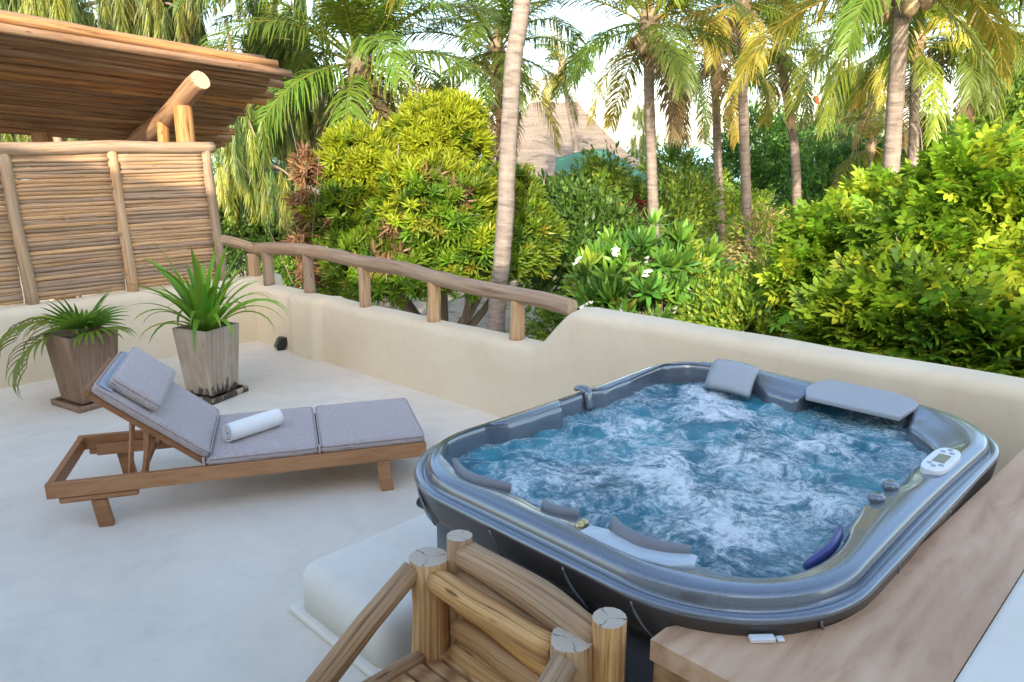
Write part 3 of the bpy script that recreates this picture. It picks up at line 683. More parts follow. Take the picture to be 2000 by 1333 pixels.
for i in range(6):
    z = ZR - .135 - i * .078
    log('back_log', [cl(bu - .012 - .006 * i, bv + .02, z + .008), cl(du - .012 - .006 * i, dv - .02, z - .006)], random.uniform(.033, .040), ch, 'chair_log', 12, 310 + i, 10, .16, .012)
SZ = .43; fu = lu - .52
for k, (pu, pv) in enumerate(((lu, lv), (ru, rv))):
    o_ = -.02 if k == 0 else .02
    log('arm', [cl(pu - .045, pv + o_, ZT - .03), cl(pu - .20, pv + o_ * 1.5, ZT - .135), cl(pu - .37, pv + o_ * 2.2, SZ + .035)], (.034, .036), ch, 'chair_log', 12, 320 + k, 9, .14)
    log('front_post', [cl(pu - .40, pv + o_ * 2, 0), cl(pu - .40, pv + o_ * 2, SZ + .03)], (.05, .048), ch, 'chair_log', 14, 324 + k, 8, .14)
    log('side_stretcher', [cl(pu, pv, SZ - .07), cl(pu - .40, pv + o_ * 2, SZ - .07)], .035, ch, 'chair_log', 10, 328 + k, 8, .14)
log('seat_edge', [cl(lu - .045, lv + .015, SZ + .004), cl(lu - .44, lv + .02, SZ + .004)], (.022, .026), ch, 'chair_log', 10, 332, 8, .12)
log('seat_edge', [cl(ru - .045, rv - .015, SZ + .004), cl(ru - .44, rv - .02, SZ + .004)], (.022, .026), ch, 'chair_log', 10, 333, 8, .12)
log('front_stretcher', [cl(lu - .40, lv, SZ - .08), cl(ru - .40, rv, SZ - .08)], .036, ch, 'chair_log', 10, 334, 8, .14)
uu = lu + .035; k = 0
while uu > lu - .45:
    wd = random.uniform(.042, .06); ra, rb = cl(uu - wd + .005, lv + .03, 0), cl(uu, rv - .03, 0)
    MB().box(ra.x, rb.x, rb.y + random.uniform(-.006, .006), ra.y + random.uniform(-.006, .006), SZ - .022, SZ + random.uniform(-.003, .004)).build('seat_plank', 'seat_plank', ch, bevel=.005)
    uu -= wd + .004; k += 1

# ================================================================ SUN LOUNGER
LA = Vector((-2.117, 3.527, 0)); la = R(16.8); lex = Vector((math.cos(la), math.sin(la), 0)); ley = Vector((-lex.y, lex.x, 0))
lg = thing('sun_lounger', 'teak sun lounger with raised back and lilac-grey cushions', 'sun lounger', LA - lex * .23, la)
LW = .70; RZ0, RZ1 = .185, .268
def bx(name, *a, mat='teak', p=None, bv=.004): return MB().box(*a).build(name, mat, p or lg, bevel=bv)
bx('side_rail', .0, 1.93, 0, .034, RZ0, RZ1); bx('side_rail', .0, 1.93, LW - .034, LW, RZ0, RZ1)
bx('end_rail', .002, .036, .035, LW - .035, RZ0 + .004, RZ1 - .002); bx('end_rail', 1.893, 1.928, .035, LW - .035, RZ0 + .004, RZ1 - .002)
for y0 in (0.002, LW - .036):
    bx('leg_block', .05, .42, y0, y0 + .034, .150, RZ0 - .001, bv=.012)
    g = MB(); g.box(.195, .265, y0 - .004, y0 + .042, 0, .1495)
    g.v = [(x + (.02 if z < .01 else 0), y, z) for x, y, z in g.v]; g.build('leg', 'teak', lg, bevel=.004)
    g = MB(); g.box(1.645, 1.715, y0 - .004, y0 + .042, 0, RZ0 - .001); g.v = [(x + (.02 if z < .01 else 0), y, z) for x, y, z in g.v]; g.build('leg', 'teak', lg, bevel=.004)
bx('notched_rail', .1, .62, LW - .075, LW - .045, RZ0 - .028, RZ0 + .035); bx('notched_rail', .1, .62, .045, .075, RZ0 - .01, RZ0 + .035)
for i in range(9):
    x = .80 + i * .12; bx('seat_slat', x, x + .075, .036, LW - .036, RZ1 - .045, RZ1 - .016)
BA = R(40); BL = .66; HX, HZ = .75, RZ1 + .004
BM = Matrix.Translation((HX, 0, HZ)) @ Matrix.Rotation(BA, 4, 'Y') @ Matrix.Rotation(PI, 4, 'Z')   # local x runs up the back, y flipped
def bb(name, x0, x1, y0, y1, z0, z1, mat='teak', bv=.004):
    # x up the back, y across (0..LW), z normal to the back
    g = MB(); g.box(x0, x1, y0, y1, z0, z1)
    ca, sa = math.cos(BA), math.sin(BA)
    g.v = [(HX - x * ca + z * sa, y, HZ + x * sa + z * ca) for x, y, z in g.v]; g.f = [f[::-1] for f in g.f]
    return g.build(name, mat, lg, bevel=bv)
bb('back_rail', -.02, BL, .038, .068, -.012, .022); bb('back_rail', -.02, BL, LW - .068, LW - .038, -.012, .022)
bb('back_bar', BL + .001, BL + .036, .036, LW - .036, -.014, .024)
for i in range(5): x = .05 + i * .12; bb('back_slat', x, x + .07, .07, LW - .07, .002, .02)
for y in (.09, LW - .11):
    P = [Vector((HX - .34 * math.cos(BA), y, HZ + .34 * math.sin(BA) - .02)), Vector((.44, y, RZ0 + .02))]
    MB().tube(P, .017, 4).build('prop', 'teak', lg)
    MB().tube([Vector((HX - .44 * math.cos(BA), y + .03, HZ + .44 * math.sin(BA) - .02)), Vector((.36, y + .03, RZ0 - .02))], .014, 4).build('prop', 'teak', lg)
MB().tube([(.42, .04, RZ0 + .02), (.42, LW - .04, RZ0 + .02)], .014, 8).build('prop_bar', 'teak', lg)
def cushion(name, lx, ly, lz, mat, mtx, puff=.010, nx=30, ny=22, seed=0, p=9):
    g = MB()
    for side in (1, -1):
        for i in range(nx + 1):
            for j in range(ny + 1):
                a = -1 + 2 * i / nx; b = -1 + 2 * j / ny
                a = math.copysign(abs(a) ** .55, a); b = math.copysign(abs(b) ** .55, b)
                e = max(0.0, (1 - abs(a) ** p) * (1 - abs(b) ** p)) ** .28
                z = side * (lz / 2) * e + (puff * (1 - a * a) * (1 - b * b) if side > 0 else 0)
                z += .0035 * mnoise.noise(Vector((a * 3 + seed, b * 3, side)))
                k = 1 - .012 * (1 - e)
                q = mtx @ Vector((a * lx / 2 * k, b * ly / 2 * k, z + lz / 2)); g.v.append(tuple(q))
    n = (nx + 1) * (ny + 1)
    for s_ in (0, 1):
        for i in range(nx):
            for j in range(ny):
                q = s_ * n + i * (ny + 1) + j; f = (q, q + ny + 1, q + ny + 2, q + 1); g.quadface(f if s_ == 0 else f[::-1])
    o = g.build(name, mat, lg, 'all')
    bm = bmesh.new(); bm.from_mesh(o.data); bmesh.ops.remove_doubles(bm, verts=bm.verts, dist=.0012); bm.to_mesh(o.data); bm.free(); return o
def frame_m(cx, cy, cz): return Matrix.Translation((cx, cy, cz))
CW = .705; cy = LW / 2
c1 = cushion('seat_cushion', .585, CW, .066, 'cushion_cloth', frame_m(1.045, cy, RZ1 - .013), seed=1)
c2 = cushion('foot_cushion', .585, CW, .068, 'cushion_cloth', frame_m(1.635, cy, RZ1 - .013), seed=2)
def back_m(xc, zc):
    ca, sa = math.cos(BA), math.sin(BA)
    m = Matrix(((-ca, 0, sa, 0), (0, 1, 0, 0), (sa, 0, ca, 0), (0, 0, 0, 1)))
    m = Matrix(((-ca, 0, sa, HX - xc * ca + zc * sa), (0, 1, 0, cy), (sa, 0, ca, HZ + xc * sa + zc * ca), (0, 0, 0, 1)))
    return m
def piping(o, lx, ly, lz, mtx):
    P = []; a, b, r = lx / 2 * .984, ly / 2 * .984, .03
    for cx, cy_, s0 in ((a - r, b - r, 0), (-a + r, b - r, 90), (-a + r, -b + r, 180), (a - r, -b + r, 270)):
        for k in range(5): P.append((cx + r * math.cos(R(s0 + 22.5 * k)), cy_ + r * math.sin(R(s0 + 22.5 * k))))
    P.append(P[0]); MB().tube([mtx @ Vector((x, y, lz / 2 * 1.60)) for x, y in P], .0045, 6, cap=False).build('piping', 'cushion_cloth', o, 'all')
piping(c1, .585, CW, .066, frame_m(1.045, cy, RZ1 - .013)); piping(c2, .585, CW, .068, frame_m(1.635, cy, RZ1 - .013))
def flipn(o):
    bm = bmesh.new(); bm.from_mesh(o.data); bmesh.ops.recalc_face_normals(bm, faces=bm.faces); bm.to_mesh(o.data); bm.free()
bc = cushion('back_cushion', .66, CW, .062, 'cushion_cloth', back_m(.345, .024), seed=3); flipn(bc); piping(bc, .66, CW, .062, back_m(.345, .024))
bc = cushion('pillow', .27, CW - .06, .075, 'cushion_cloth', back_m(.495, .085), .014, seed=4); flipn(bc); piping(bc, .27, CW - .06, .075, back_m(.495, .085))
g = MB(); g.box(BL - .075, BL - .008, .02, LW - .02, .084, .090); ca, sa = math.cos(BA), math.sin(BA)
g.v = [(HX - x * ca + z * sa, y, HZ + x * sa + z * ca) for x, y, z in g.v]; g.f = [f[::-1] for f in g.f]; g.build('pillow_strap', 'strap_cloth', lg, bevel=.004)
for (x, y) in ((.745, .02), (1.34, .018)):
    MB().box(x - .006, x + .006, y - .012, y + .006, RZ1 + .005, RZ1 + .05).build('tie', 'cushion_cloth', lg)
# rolled towel
tw_a = gz(425, 856, .345 + .0); tw_b = gz(530, 822, .345)
p0 = lg.matrix_basis @ Vector((.86, .17, RZ1 + .0625)); p1 = lg.matrix_basis @ Vector((1.13, .36, RZ1 + .0625))
twl = thing('rolled_towel', 'white rolled towel lying on the lounger cushion', 'towel', p0)
ax = (p1 - p0); Lt = ax.length; az = math.atan2(ax.y, ax.x); twl.rotation_euler = (0, 0, az)
g = MB(); turns = 3.2; ns = 90; rmax = .056
spi = []
for i in range(ns + 1):
    th = turns * 2 * PI * i / ns; r = .010 + (rmax - .010) * i / ns
    spi.append((r * math.cos(th - turns * 2 * PI - .6), r * math.sin(th - turns * 2 * PI - .6)))
for i, (yy, zz) in enumerate(spi):
    for s_ in (0, 1):
        dr = .011 if s_ else 0; l = math.hypot(yy, zz); yo, zo = yy * (1 - dr / max(l, .011)), zz * (1 - dr / max(l, .011))
        for k in range(9):
            x = Lt * k / 8; bul = 1 + .05 * math.sin(PI * k / 8); ed = .003 * mnoise.noise(Vector((i * .2, k, s_)))
            g.v.append((x + ed, yo * bul, zo * bul + rmax))
for i in range(ns):
    for k in range(8):
        a = i * 18 + k; g.quadface((a, a + 1, a + 19, a + 18)); a += 9; g.quadface((a, a + 18, a + 19, a + 1))
    for k, f in ((0, 1), (8, 0)):
        a = i * 18 + k; q = (a, a + 9, a + 27, a + 18); g.quadface(q if f else q[::-1])
g.build('roll', 'towel', twl, 'all')

# ================================================================ PLANTERS
def leaf_blade(length, width, a0, droop, segs=9, fold=.35, twist=0.0, base=.35, tipp=1.6):
    """strap leaf in the local XZ plane, starting at the origin with elevation a0 and bending down"""
    g = MB(); x = z = 0.0; a = a0
    for i in range(segs + 1):
        tt = i / segs
        wv = width * (base + (1 - base) * min(1, tt / .35)) * max(0.0, 1 - tt ** tipp * 1.0) ** .8 if tt < 1 else 0.0008
        hw = wv / 2; up = (-math.sin(a), math.cos(a)); fz = hw * fold
        tw = twist * tt
        for s_ in (-1, 0, 1):
            yy = s_ * hw * math.cos(tw); hh = (fz if s_ else 0) + s_ * hw * math.sin(tw)
            g.v.append((x + up[0] * hh, yy, z + up[1] * hh))
        ds = length / segs; x += math.cos(a) * ds; z += math.sin(a) * ds; a -= droop * (0.25 + 1.5 * tt) / segs
    for i in range(segs):
        for k in range(2): b = i * 3 + k; g.quadface((b, b + 1, b + 4, b + 3))
    return g
def tinted(g, name, tint, parent, mat, loc=None, rot=None, var=.0):
    me = bpy.data.meshes.new(name); me.from_pydata(g.v, [], g.f); me.materials.append(M[mat]); me.polygons.foreach_set('use_smooth', np.ones(len(g.f), dtype=bool))
    at = me.attributes.new('tint', 'FLOAT_COLOR', 'POINT'); at.data.foreach_set('color', np.tile(np.array((*tint, 1), dtype=np.float32), len(g.v))); me.update()
    return mk(name, me, parent, 0, loc, rot)
def planter(name, label, cx, cy, rz, s0, s1, h, mats):
    t_ = thing(name, label, 'planter', (cx, cy, 0), rz)
    th = .022; z0 = .045
    for k in range(4):          # four tapered boards mitred at the corners
        g = MB(); o0, o1 = s0 / 2, s1 / 2
        P = [(-o0, -o0, z0), (o0, -o0, z0), (o1, -o1, h), (-o1, -o1, h), (-o0 + th, -o0 + th, z0), (o0 - th, -o0 + th, z0), (o1 - th, -o1 + th, h), (-o1 + th, -o1 + th, h)]
        rm = Matrix.Rotation(PI / 2 * k, 3, 'Z'); g.v = [tuple(rm @ Vector(p)) for p in P]
        for q in ((0, 1, 2, 3), (5, 4, 7, 6), (3, 2, 6, 7), (1, 0, 4, 5), (0, 3, 7, 4), (2, 1, 5, 6)): g.quadface(q)
        g.build('side_board', mats[k % 2], t_, bevel=.003)
    MB().box(-s0 / 2 + .02, s0 / 2 - .02, -s0 / 2 + .02, s0 / 2 - .02, z0, z0 + .02).build('bottom', mats[0], t_)
    r1 = s1 / 2 - .03; g = MB()
    for i in range(9):
        for j in range(9): g.v.append((-r1 + r1 * i / 4, -r1 + r1 * j / 4, h - .055 + .018 * mnoise.noise(Vector((i * .9, j * .9, cx)))))
    for i in range(8):
        for j in range(8): q = i * 9 + j; g.quadface((q, q + 9, q + 10, q + 1))
    g.build('soil', 'soil', t_, 'all')
    q = s0 / 2 + .055; sc = MB(); sc.box(-q, q, -q, q, .0, .018); sc.build('saucer', mats[2], t_, bevel=.004)
    for k in range(4):
        rm = Matrix.Rotation(PI / 2 * k, 4, 'Z'); g = MB(); g.box(-q, q - .0185, -q, -q + .018, .0185, .045, rm); g.build('saucer_rim', mats[2], t_, bevel=.003)
    return t_
H2 = .565
planter('wooden_planter', 'pale weathered wooden planter with dark rot at its foot, holding strap-leaved plant', -2.37, 5.676, R(-24), .27, .345, H2, ('planter_pale', 'planter_pale', 'planter_pale'))
planter('wooden_planter', 'brown weathered wooden planter behind the lounger back, holding fan palm', -3.246, 5.50, R(-32), .28, .37, .56, ('planter_brown', 'planter_brown', 'planter_brown'))
sp = thing('strap_leaf_plant', 'bright green strap-leaved plant in the pale planter', 'plant', (-2.37, 5.676, H2 - .06))
random.seed(21)
for i in range(58):
    az = i * 2.399 + random.uniform(-.3, .3); q = i / 58
    a0 = R(86 - 50 * q + random.uniform(-8, 8)); L = random.uniform(.56, .86) * (1 - .12 * q); dr = random.uniform(.3, 1.0) + 2.2 * q * q + (1.1 if random.random() < .2 else 0)
    tint = random.choice([(.13, .29, .03), (.18, .36, .035), (.12, .26, .03), (.25, .43, .045), (.21, .39, .04)])
    if q > .8 and random.random() < .4: tint = (.30, .36, .05)
    tinted(leaf_blade(L, random.uniform(.058, .082), a0, dr, 10, .3, random.uniform(-.4, .4)), 'leaf', tint, sp, 'leaf', (.035 * math.cos(az), .035 * math.sin(az), 0), (0, 0, az))
fp = thing('fan_palm', 'small fan palm with one drooping frond in the brown planter', 'plant', (-3.246, 5.50, .50))
def fan_leaf(az, a0, plen, blen, nseg, spread, droop, tint, feather=False):
    """petiole plus a fan of pointed segments"""
    g = MB(); pe = MB(); x = z = 0; a = a0; pp = [Vector((0, 0, 0))]
    for i in range(6):
        x += math.cos(a) * plen / 6; z += math.sin(a) * plen / 6; a -= .03 * (1 + droop); pp.append(Vector((x, 0, z)))
    pe.tube(pp, [.009, .008, .007, .006, .006, .005, .005], 6); g.v = list(pe.v); g.f = list(pe.f)
    for k in range(nseg):
        tt = -1 + 2 * k / (nseg - 1); L = blen * (1 - .28 * abs(tt)) * random.uniform(.9, 1.05)
        if feather:
            s_ = 1 if k % 2 else -1; along = (k / nseg); b0 = Vector((0, 0, 0)); ang = s_ * R(62 - 40 * along); L = blen * (.75 + .3 * math.sin(PI * along))
        else: ang = tt * spread
        bl = leaf_blade(L, 0.042 if not feather else .034, 0, droop * random.uniform(.7, 1.3), 7, .45, 0, .4, 1.7)
        m = Matrix.Translation(pp[-1]) @ Matrix.Rotation(-a, 4, 'Y') @ Matrix.Rotation(ang, 4, 'Z')
        if feather: m = Matrix.Translation(pp[-1] + Vector((math.cos(a - .9 * along) * along * .30, 0, math.sin(a - .9 * along) * along * .30))) @ Matrix.Rotation(-a + .9 * along, 4, 'Y') @ Matrix.Rotation(ang, 4, 'Z')
        b = len(g.v); g.v += [tuple(m @ Vector(p)) for p in bl.v]; g.f += [tuple(b + i for i in f) for f in bl.f]
    tinted(g, 'leaf', tint, fp, 'leaf', (0, 0, 0), (0, 0, az))
random.seed(5)
for az, a0, pl_, bl_, ns_, spd, dr, tint, fe in ((R(20), R(75), .10, .40, 15, R(75), .5, (.12, .27, .04), 0), (R(-60), R(60), .12, .40, 14, R(80), .8, (.16, .30, .04), 0), (R(-100), R(80), .09, .36, 13, R(75), .5, (.11, .25, .035), 0),
                                           (R(150), R(50), .20, .30, 22, R(80), 1.3, (.30, .31, .05), 1), (R(205), R(55), .20, .30, 24, R(80), 1.6, (.22, .28, .04), 1), (R(-25), R(38), .16, .40, 14, R(70), 1.2, (.17, .30, .04), 0), (R(80), R(50), .14, .38, 14, R(75), 1.0, (.13, .27, .04), 0), (R(-140), R(30), .18, .34, 20, R(75), 1.6, (.16, .20, .035), 1)):
    fan_leaf(az, a0, pl_, bl_, ns_, spd, dr, tint, fe)
# floor spotlight
fs = thing('floor_spotlight', 'small black spotlight on the floor by the parapet corner', 'spotlight', gz(548, 684, 0), R(35))
g = MB(); g.box(-.05, .05, -.045, .045, .03, .125); g.v = [(x + (z - .03) * .5, y, z) for x, y, z in g.v]; g.build('housing', 'black_plastic', fs, bevel=.006)
g = MB(); g.box(-.057, -.0515, -.036, .036, .036, .116); g.v = [(x + (z - .03) * .5, y, z) for x, y, z in g.v]; g.build('lens', 'glass_dark', fs)
MB().box(-.03, .04, -.02, .02, 0, .031).build('bracket', 'black_plastic', fs)

# ================================================================ VEGETATION
class Tpl:
    """leaf template: vertices, faces, tint per vertex"""
    def __init__(s): s.v = []; s.f = []; s.c = []
    def add(s, g, m, tint):
        b = len(s.v); s.v += [tuple(m @ Vector(p)) for p in g.v]; s.f += [tuple(b + i for i in f) for f in g.f]; s.c += [tint] * len(g.v)
    def arrays(s):
        v = np.array(s.v, dtype=np.float32); lp = np.array([i for f in s.f for i in f], dtype=np.int32); lt = np.array([len(f) for f in s.f], dtype=np.int32)
        return v, lp, lt, np.array([(*c, 1) for c in s.c], dtype=np.float32)
    def mesh(s, name, mat):
        v, lp, lt, c = s.arrays(); return raw_mesh(name, v, lp, lt, c, mat)
def raw_mesh(name, v, lp, lt, c, mat):
    me = bpy.data.meshes.new(name); me.vertices.add(len(v)); me.vertices.foreach_set('co', v.ravel())
    me.loops.add(len(lp)); me.loops.foreach_set('vertex_index', lp)
    me.polygons.add(len(lt)); st_ = np.concatenate([[0], np.cumsum(lt)[:-1]]).astype(np.int32); me.polygons.foreach_set('loop_start', st_)
    at = me.attributes.new('tint', 'FLOAT_COLOR', 'POINT'); at.data.foreach_set('color', c.ravel())
    me.polygons.foreach_set('use_smooth', np.ones(len(lt), dtype=bool))
    me.materials.append(M[mat]); me.update(calc_edges=True); return me
def bake(name, tpls, which, mats4, mat, gain=None):
    """join many transformed templates into one mesh"""
    vs_, ls_, ts_, cs_ = [], [], [], []; off = 0
    for ti, tp in enumerate(tpls):
        idx = np.nonzero(which == ti)[0]
        if not len(idx): continue
        v, lp, lt, c = tp.arrays(); T = mats4[idx]
        out = np.einsum('mij,nj->mni', T[:, :3, :3], v) + T[:, None, :3, 3]
        n = len(v); m = len(idx)
        vs_.append(out.reshape(-1, 3)); ls_.append((lp[None] + (np.arange(m) * n)[:, None] + off).ravel()); ts_.append(np.tile(lt, m))
        cc = np.tile(c, (m, 1)).reshape(m, n, 4)
        if gain is not None: cc[:, :, :3] *= gain[idx][:, None, None]
        cs_.append(cc.reshape(-1, 4)); off += n * m
    return raw_mesh(name, np.concatenate(vs_).astype(np.float32), np.concatenate(ls_).astype(np.int32), np.concatenate(ts_).astype(np.int32), np.concatenate(cs_).astype(np.float32), mat)
def frames(D, roll, scale):
    """4x4 per row: local X along D"""
    D = D / np.linalg.norm(D, axis=1, keepdims=True); up = np.tile([0, 0, 1.0], (len(D), 1)); up[np.abs(D[:, 2]) > .97] = [0, 1, 0]
    Y = np.cross(up, D); Y /= np.linalg.norm(Y, axis=1, keepdims=True); Z = np.cross(D, Y)
    cr_, sr_ = np.cos(roll)[:, None], np.sin(roll)[:, None]; Y2 = Y * cr_ + Z * sr_; Z2 = -Y * sr_ + Z * cr_
    T = np.zeros((len(D), 4, 4)); T[:, :3, 0] = D * scale[:, None]; T[:, :3, 1] = Y2 * scale[:, None]; T[:, :3, 2] = Z2 * scale[:, None]; T[:, 3, 3] = 1
    return T
def oval_leaf(L, W, fold=.25, droop=.25, tip=1.0):
    """eight-triangle leaf along +X"""
    g = MB(); z = lambda x: -droop * L * (x / L) ** 2
    a, b = .34 * L, .70 * L
    g.v = [(0, 0, 0), (a, W / 2, z(a) + fold * W / 2), (a, 0, z(a)), (a, -W / 2, z(a) + fold * W / 2), (b, W * .40, z(b) + fold * W * .4), (b, 0, z(b)), (b, -W * .40, z(b) + fold * W * .4), (L, 0, z(L))]
    for f in ((0, 2, 1), (0, 3, 2), (1, 2, 5, 4), (2, 3, 6, 5), (4, 5, 7), (5, 6, 7)): g.quadface(f)
    return g
def tinge(base, amt=.2):
    k = random.uniform(1 - amt, 1 + amt); return (base[0] * k * random.uniform(.85, 1.15), base[1] * k, base[2] * k * random.uniform(.8, 1.2))
def whorl(n, L, W, tint, droop=.35, spread=(15, 80), amt=.2):
    """leaves radiating round a shoot that points along +X"""
    tp = Tpl()
    for i in range(n):
        az = i * 2.399; el = R(spread[0] + (spread[1] - spread[0]) * ((i + .5) / n)); l = L * random.uniform(.75, 1.1)
        m = Matrix.Rotation(az, 4, 'X') @ Matrix.Rotation(-el, 4, 'Y') @ Matrix.Rotation(random.uniform(-.5, .5), 4, 'X')
        tp.add(oval_leaf(l, W * random.uniform(.85, 1.15), .3, droop * random.uniform(.6, 1.4)), m, tinge(tint, amt))
    return tp
def pinnate(n, L, lf, W, tint):
    """compound leaf along +X: paired oval leaflets"""
    tp = Tpl(); st_ = MB(); st_.tube([(0, 0, 0), (L * .5, 0, -.02 * L), (L, 0, -.12 * L)], [.004, .003, .002], 4, cap=False); tp.add(st_, Matrix(), tuple(x * .9 for x in tint))
    for i in range(n):
        tt = .22 + .74 * (i / (n - 1)); x = L * tt; z = -.12 * L * tt * tt
        for s_ in (-1, 1):
            m = Matrix.Translation((x, 0, z)) @ Matrix.Rotation(s_ * R(random.uniform(52, 66)), 4, 'Z') @ Matrix.Rotation(random.uniform(-.25, .45), 4, 'Y') @ Matrix.Rotation(random.uniform(-.3, .3), 4, 'X')
            tp.add(oval_leaf(lf * (.8 + .3 * math.sin(PI * tt)) * random.uniform(.9, 1.1), W, .2, .2), m, tinge(tint, .15))
    tp.add(oval_leaf(lf, W, .2, .25), Matrix.Translation((L, 0, -.12 * L)), tinge(tint, .15)); return tp
def spray(n, L, W, tint, size):
    """loose ball-less spray of small leaves on a twig along +X"""
    tp = Tpl()
    for i in range(n):
        tt = (i + .5) / n; m = Matrix.Translation((size * tt, random.uniform(-.22, .22) * size * (.3 + tt), random.uniform(-.22, .22) * size * (.3 + tt))) @ Matrix.Rotation(random.uniform(0, 6.28), 4, 'X') @ Matrix.Rotation(-random.uniform(.3, 1.2), 4, 'Y')
        tp.add(oval_leaf(L * random.uniform(.7, 1.2), W, .25, .3), m, tinge(tint, .28))
    return tp
def crown_points(blobs, n, shell=(.72, 1.04), up=.25, jit=.35, flat_under=-.55):
    B = np.array([(*c, *r) for c, r in blobs]); wt = B[:, 3] * B[:, 4] + B[:, 4] * B[:, 5] + B[:, 3] * B[:, 5]; wt /= wt.sum()
    P, D = [], []
    tot = 0
    while tot < n:
        k = rng.choice(len(B), n * 2, p=wt); d = rng.normal(size=(n * 2, 3)); d /= np.linalg.norm(d, axis=1, keepdims=True)
        ok = d[:, 2] > flat_under - rng.random(n * 2) * .3
        f = rng.uniform(shell[0], shell[1], (n * 2, 1)); p = B[k, :3] + B[k, 3:] * d * f
        q = (p[:, None, :] - B[None, :, :3]) / B[None, :, 3:]; rr = (q ** 2).sum(2); rr[np.arange(len(k)), k] = 9
        ok &= rr.min(1) > .50 if len(B) > 1 else True
        p, d = p[ok], d[ok]; nn = d / B[k[ok], 3:] * B[k[ok], 3:].mean(1, keepdims=True)
        P.append(p); D.append(nn); tot += len(p)
    P = np.concatenate(P)[:n]; D = np.concatenate(D)[:n]
    sz = float(np.mean(B[:, 3:])); lump = np.array([mnoise.noise(Vector(p) * (1.6 / sz)) + .6 * mnoise.noise(Vector(p) * (3.7 / sz)) for p in P.tolist()])
    P = P + D / np.linalg.norm(D, axis=1, keepdims=True) * (lump * .30 * sz)[:, None]; D /= np.linalg.norm(D, axis=1, keepdims=True)
    D = D + np.array([0, 0, up]) + rng.normal(size=D.shape) * jit
    return P, D
def scatter(t_, part, tpls, P, D, mat, pick, scale=(.8, 1.15), keep=300, rollr=.5, stuff_name='foliage'):
    """keep nearest leaf groups as parts, the rest as one mesh"""
    base = np.array(t_.location); n = len(P); sc = rng.uniform(scale[0], scale[1], n)
    T = frames(D, rng.uniform(-rollr, rollr, n), sc); T[:, :3, 3] = P - base
    dist = np.linalg.norm(P - np.array([0, 0, CAM_H]), axis=1); view = (np.array([0, 0, CAM_H]) - P) / dist[:, None]
    Dn = D / np.linalg.norm(D, axis=1, keepdims=True); score = dist - 1.2 * (Dn * view).sum(1)
    od_ = np.argsort(score); near = od_[:keep]; rest = od_[keep:]
    meshes = [tp.mesh(part, mat) for tp in tpls]
    for i in near:
        o = bpy.data.objects.new(part, meshes[pick[i]]); col.objects.link(o); o.parent = t_; o.matrix_local = Matrix(T[i].tolist())
    if len(rest):
        me = bake(stuff_name, tpls, pick[rest], T[rest], mat, rng.uniform(.8, 1.2, len(rest))); o = mk(stuff_name, me, t_); o['kind'] = 'stuff'
def branching(t_, base, targets, r0, mat='bark', trunk_top=None, seed=0):
    """trunk with limbs to the blob centres"""
    g = MB(); b = Vector(base); tt = Vector(trunk_top); O_ = t_.location
    mid = b.lerp(tt, .5) + Vector((.12 * math.sin(seed), .1 * math.cos(seed), 0))
    g.tube([p - O_ for p in catmull([b, mid, tt], 5)], np.linspace(r0, r0 * .7, 11).tolist(), 9, .15, seed)
    for k, c in enumerate(targets):
        c = Vector(c); m_ = tt.lerp(c, .5) + Vector((math.sin(k * 2.1 + seed) * .2, math.cos(k * 1.7) * .2, -.1 * (c - tt).length))
        P = catmull([tt - Vector((0, 0, .1)), m_, c], 5); g.tube([p - O_ for p in P], np.linspace(r0 * .55, r0 * .12, 11).tolist(), 6, .15, seed + k)
        for j in range(3):
            e = c + Vector((random.uniform(-1, 1), random.uniform(-1, 1), random.uniform(-.3, 1))) * (c - tt).length * .22
            g.tube([p - O_ for p in catmull([P[6], P[6].lerp(e, .5) + Vector((0, 0, -.05)), e], 3)], np.linspace(r0 * .22, r0 * .05, 7).tolist(), 5, .1, seed + j)
    return g.build('trunk', [mat, mat + '_end'], t_, True)

# ---------------------------------------------------------------- mango tree
random.seed(31)
def pxblob(x, y, rx, ry, Y, ryd=None):
    c = gy(x, y, Y); k = (Y * _c + (CAM_H - c.z) * _s) / F_PX; return ((c.x, c.y, c.z), (rx * k, (ryd or (rx + ry) / 2) * k, ry * k))
mb_ = [pxblob(850, 275, 95, 75, 13.2), pxblob(710, 330, 88, 75, 12.6), pxblob(680, 450, 82, 90, 12.4), pxblob(850, 420, 125, 110, 12.2), pxblob(760, 520, 125, 80, 12.0), pxblob(920, 500, 105, 85, 12.2), pxblob(1025, 470, 65, 80, 12.9), pxblob(905, 225, 48, 36, 13.4), pxblob(985, 385, 58, 55, 13.3)]
cen = gy(850, 500, 13.2)
mt = thing('mango_tree', 'rounded mango tree with yellow-green new leaves and brown dead clusters', 'tree', (cen.x, cen.y, GROUND))
YG, GR, DG, BR, OR = (.28, .36, .022), (.15, .26, .02), (.075, .16, .018), (.25, .155, .085), (.24, .25, .03)
sp_ = (25, 115)
tp = [whorl(17, .23, .044, YG, .5, sp_), whorl(16, .24, .045, YG, .5, sp_), whorl(16, .24, .045, GR, .5, sp_), whorl(16, .25, .045, GR, .5, sp_), whorl(15, .25, .046, DG, .5, sp_), whorl(16, .23, .044, OR, .5, sp_), whorl(13, .2, .04, BR, .9, (60, 150)), whorl(11, .19, .04, BR, .9, (70, 155))]
P, D = crown_points(mb_, 3600, up=.5)
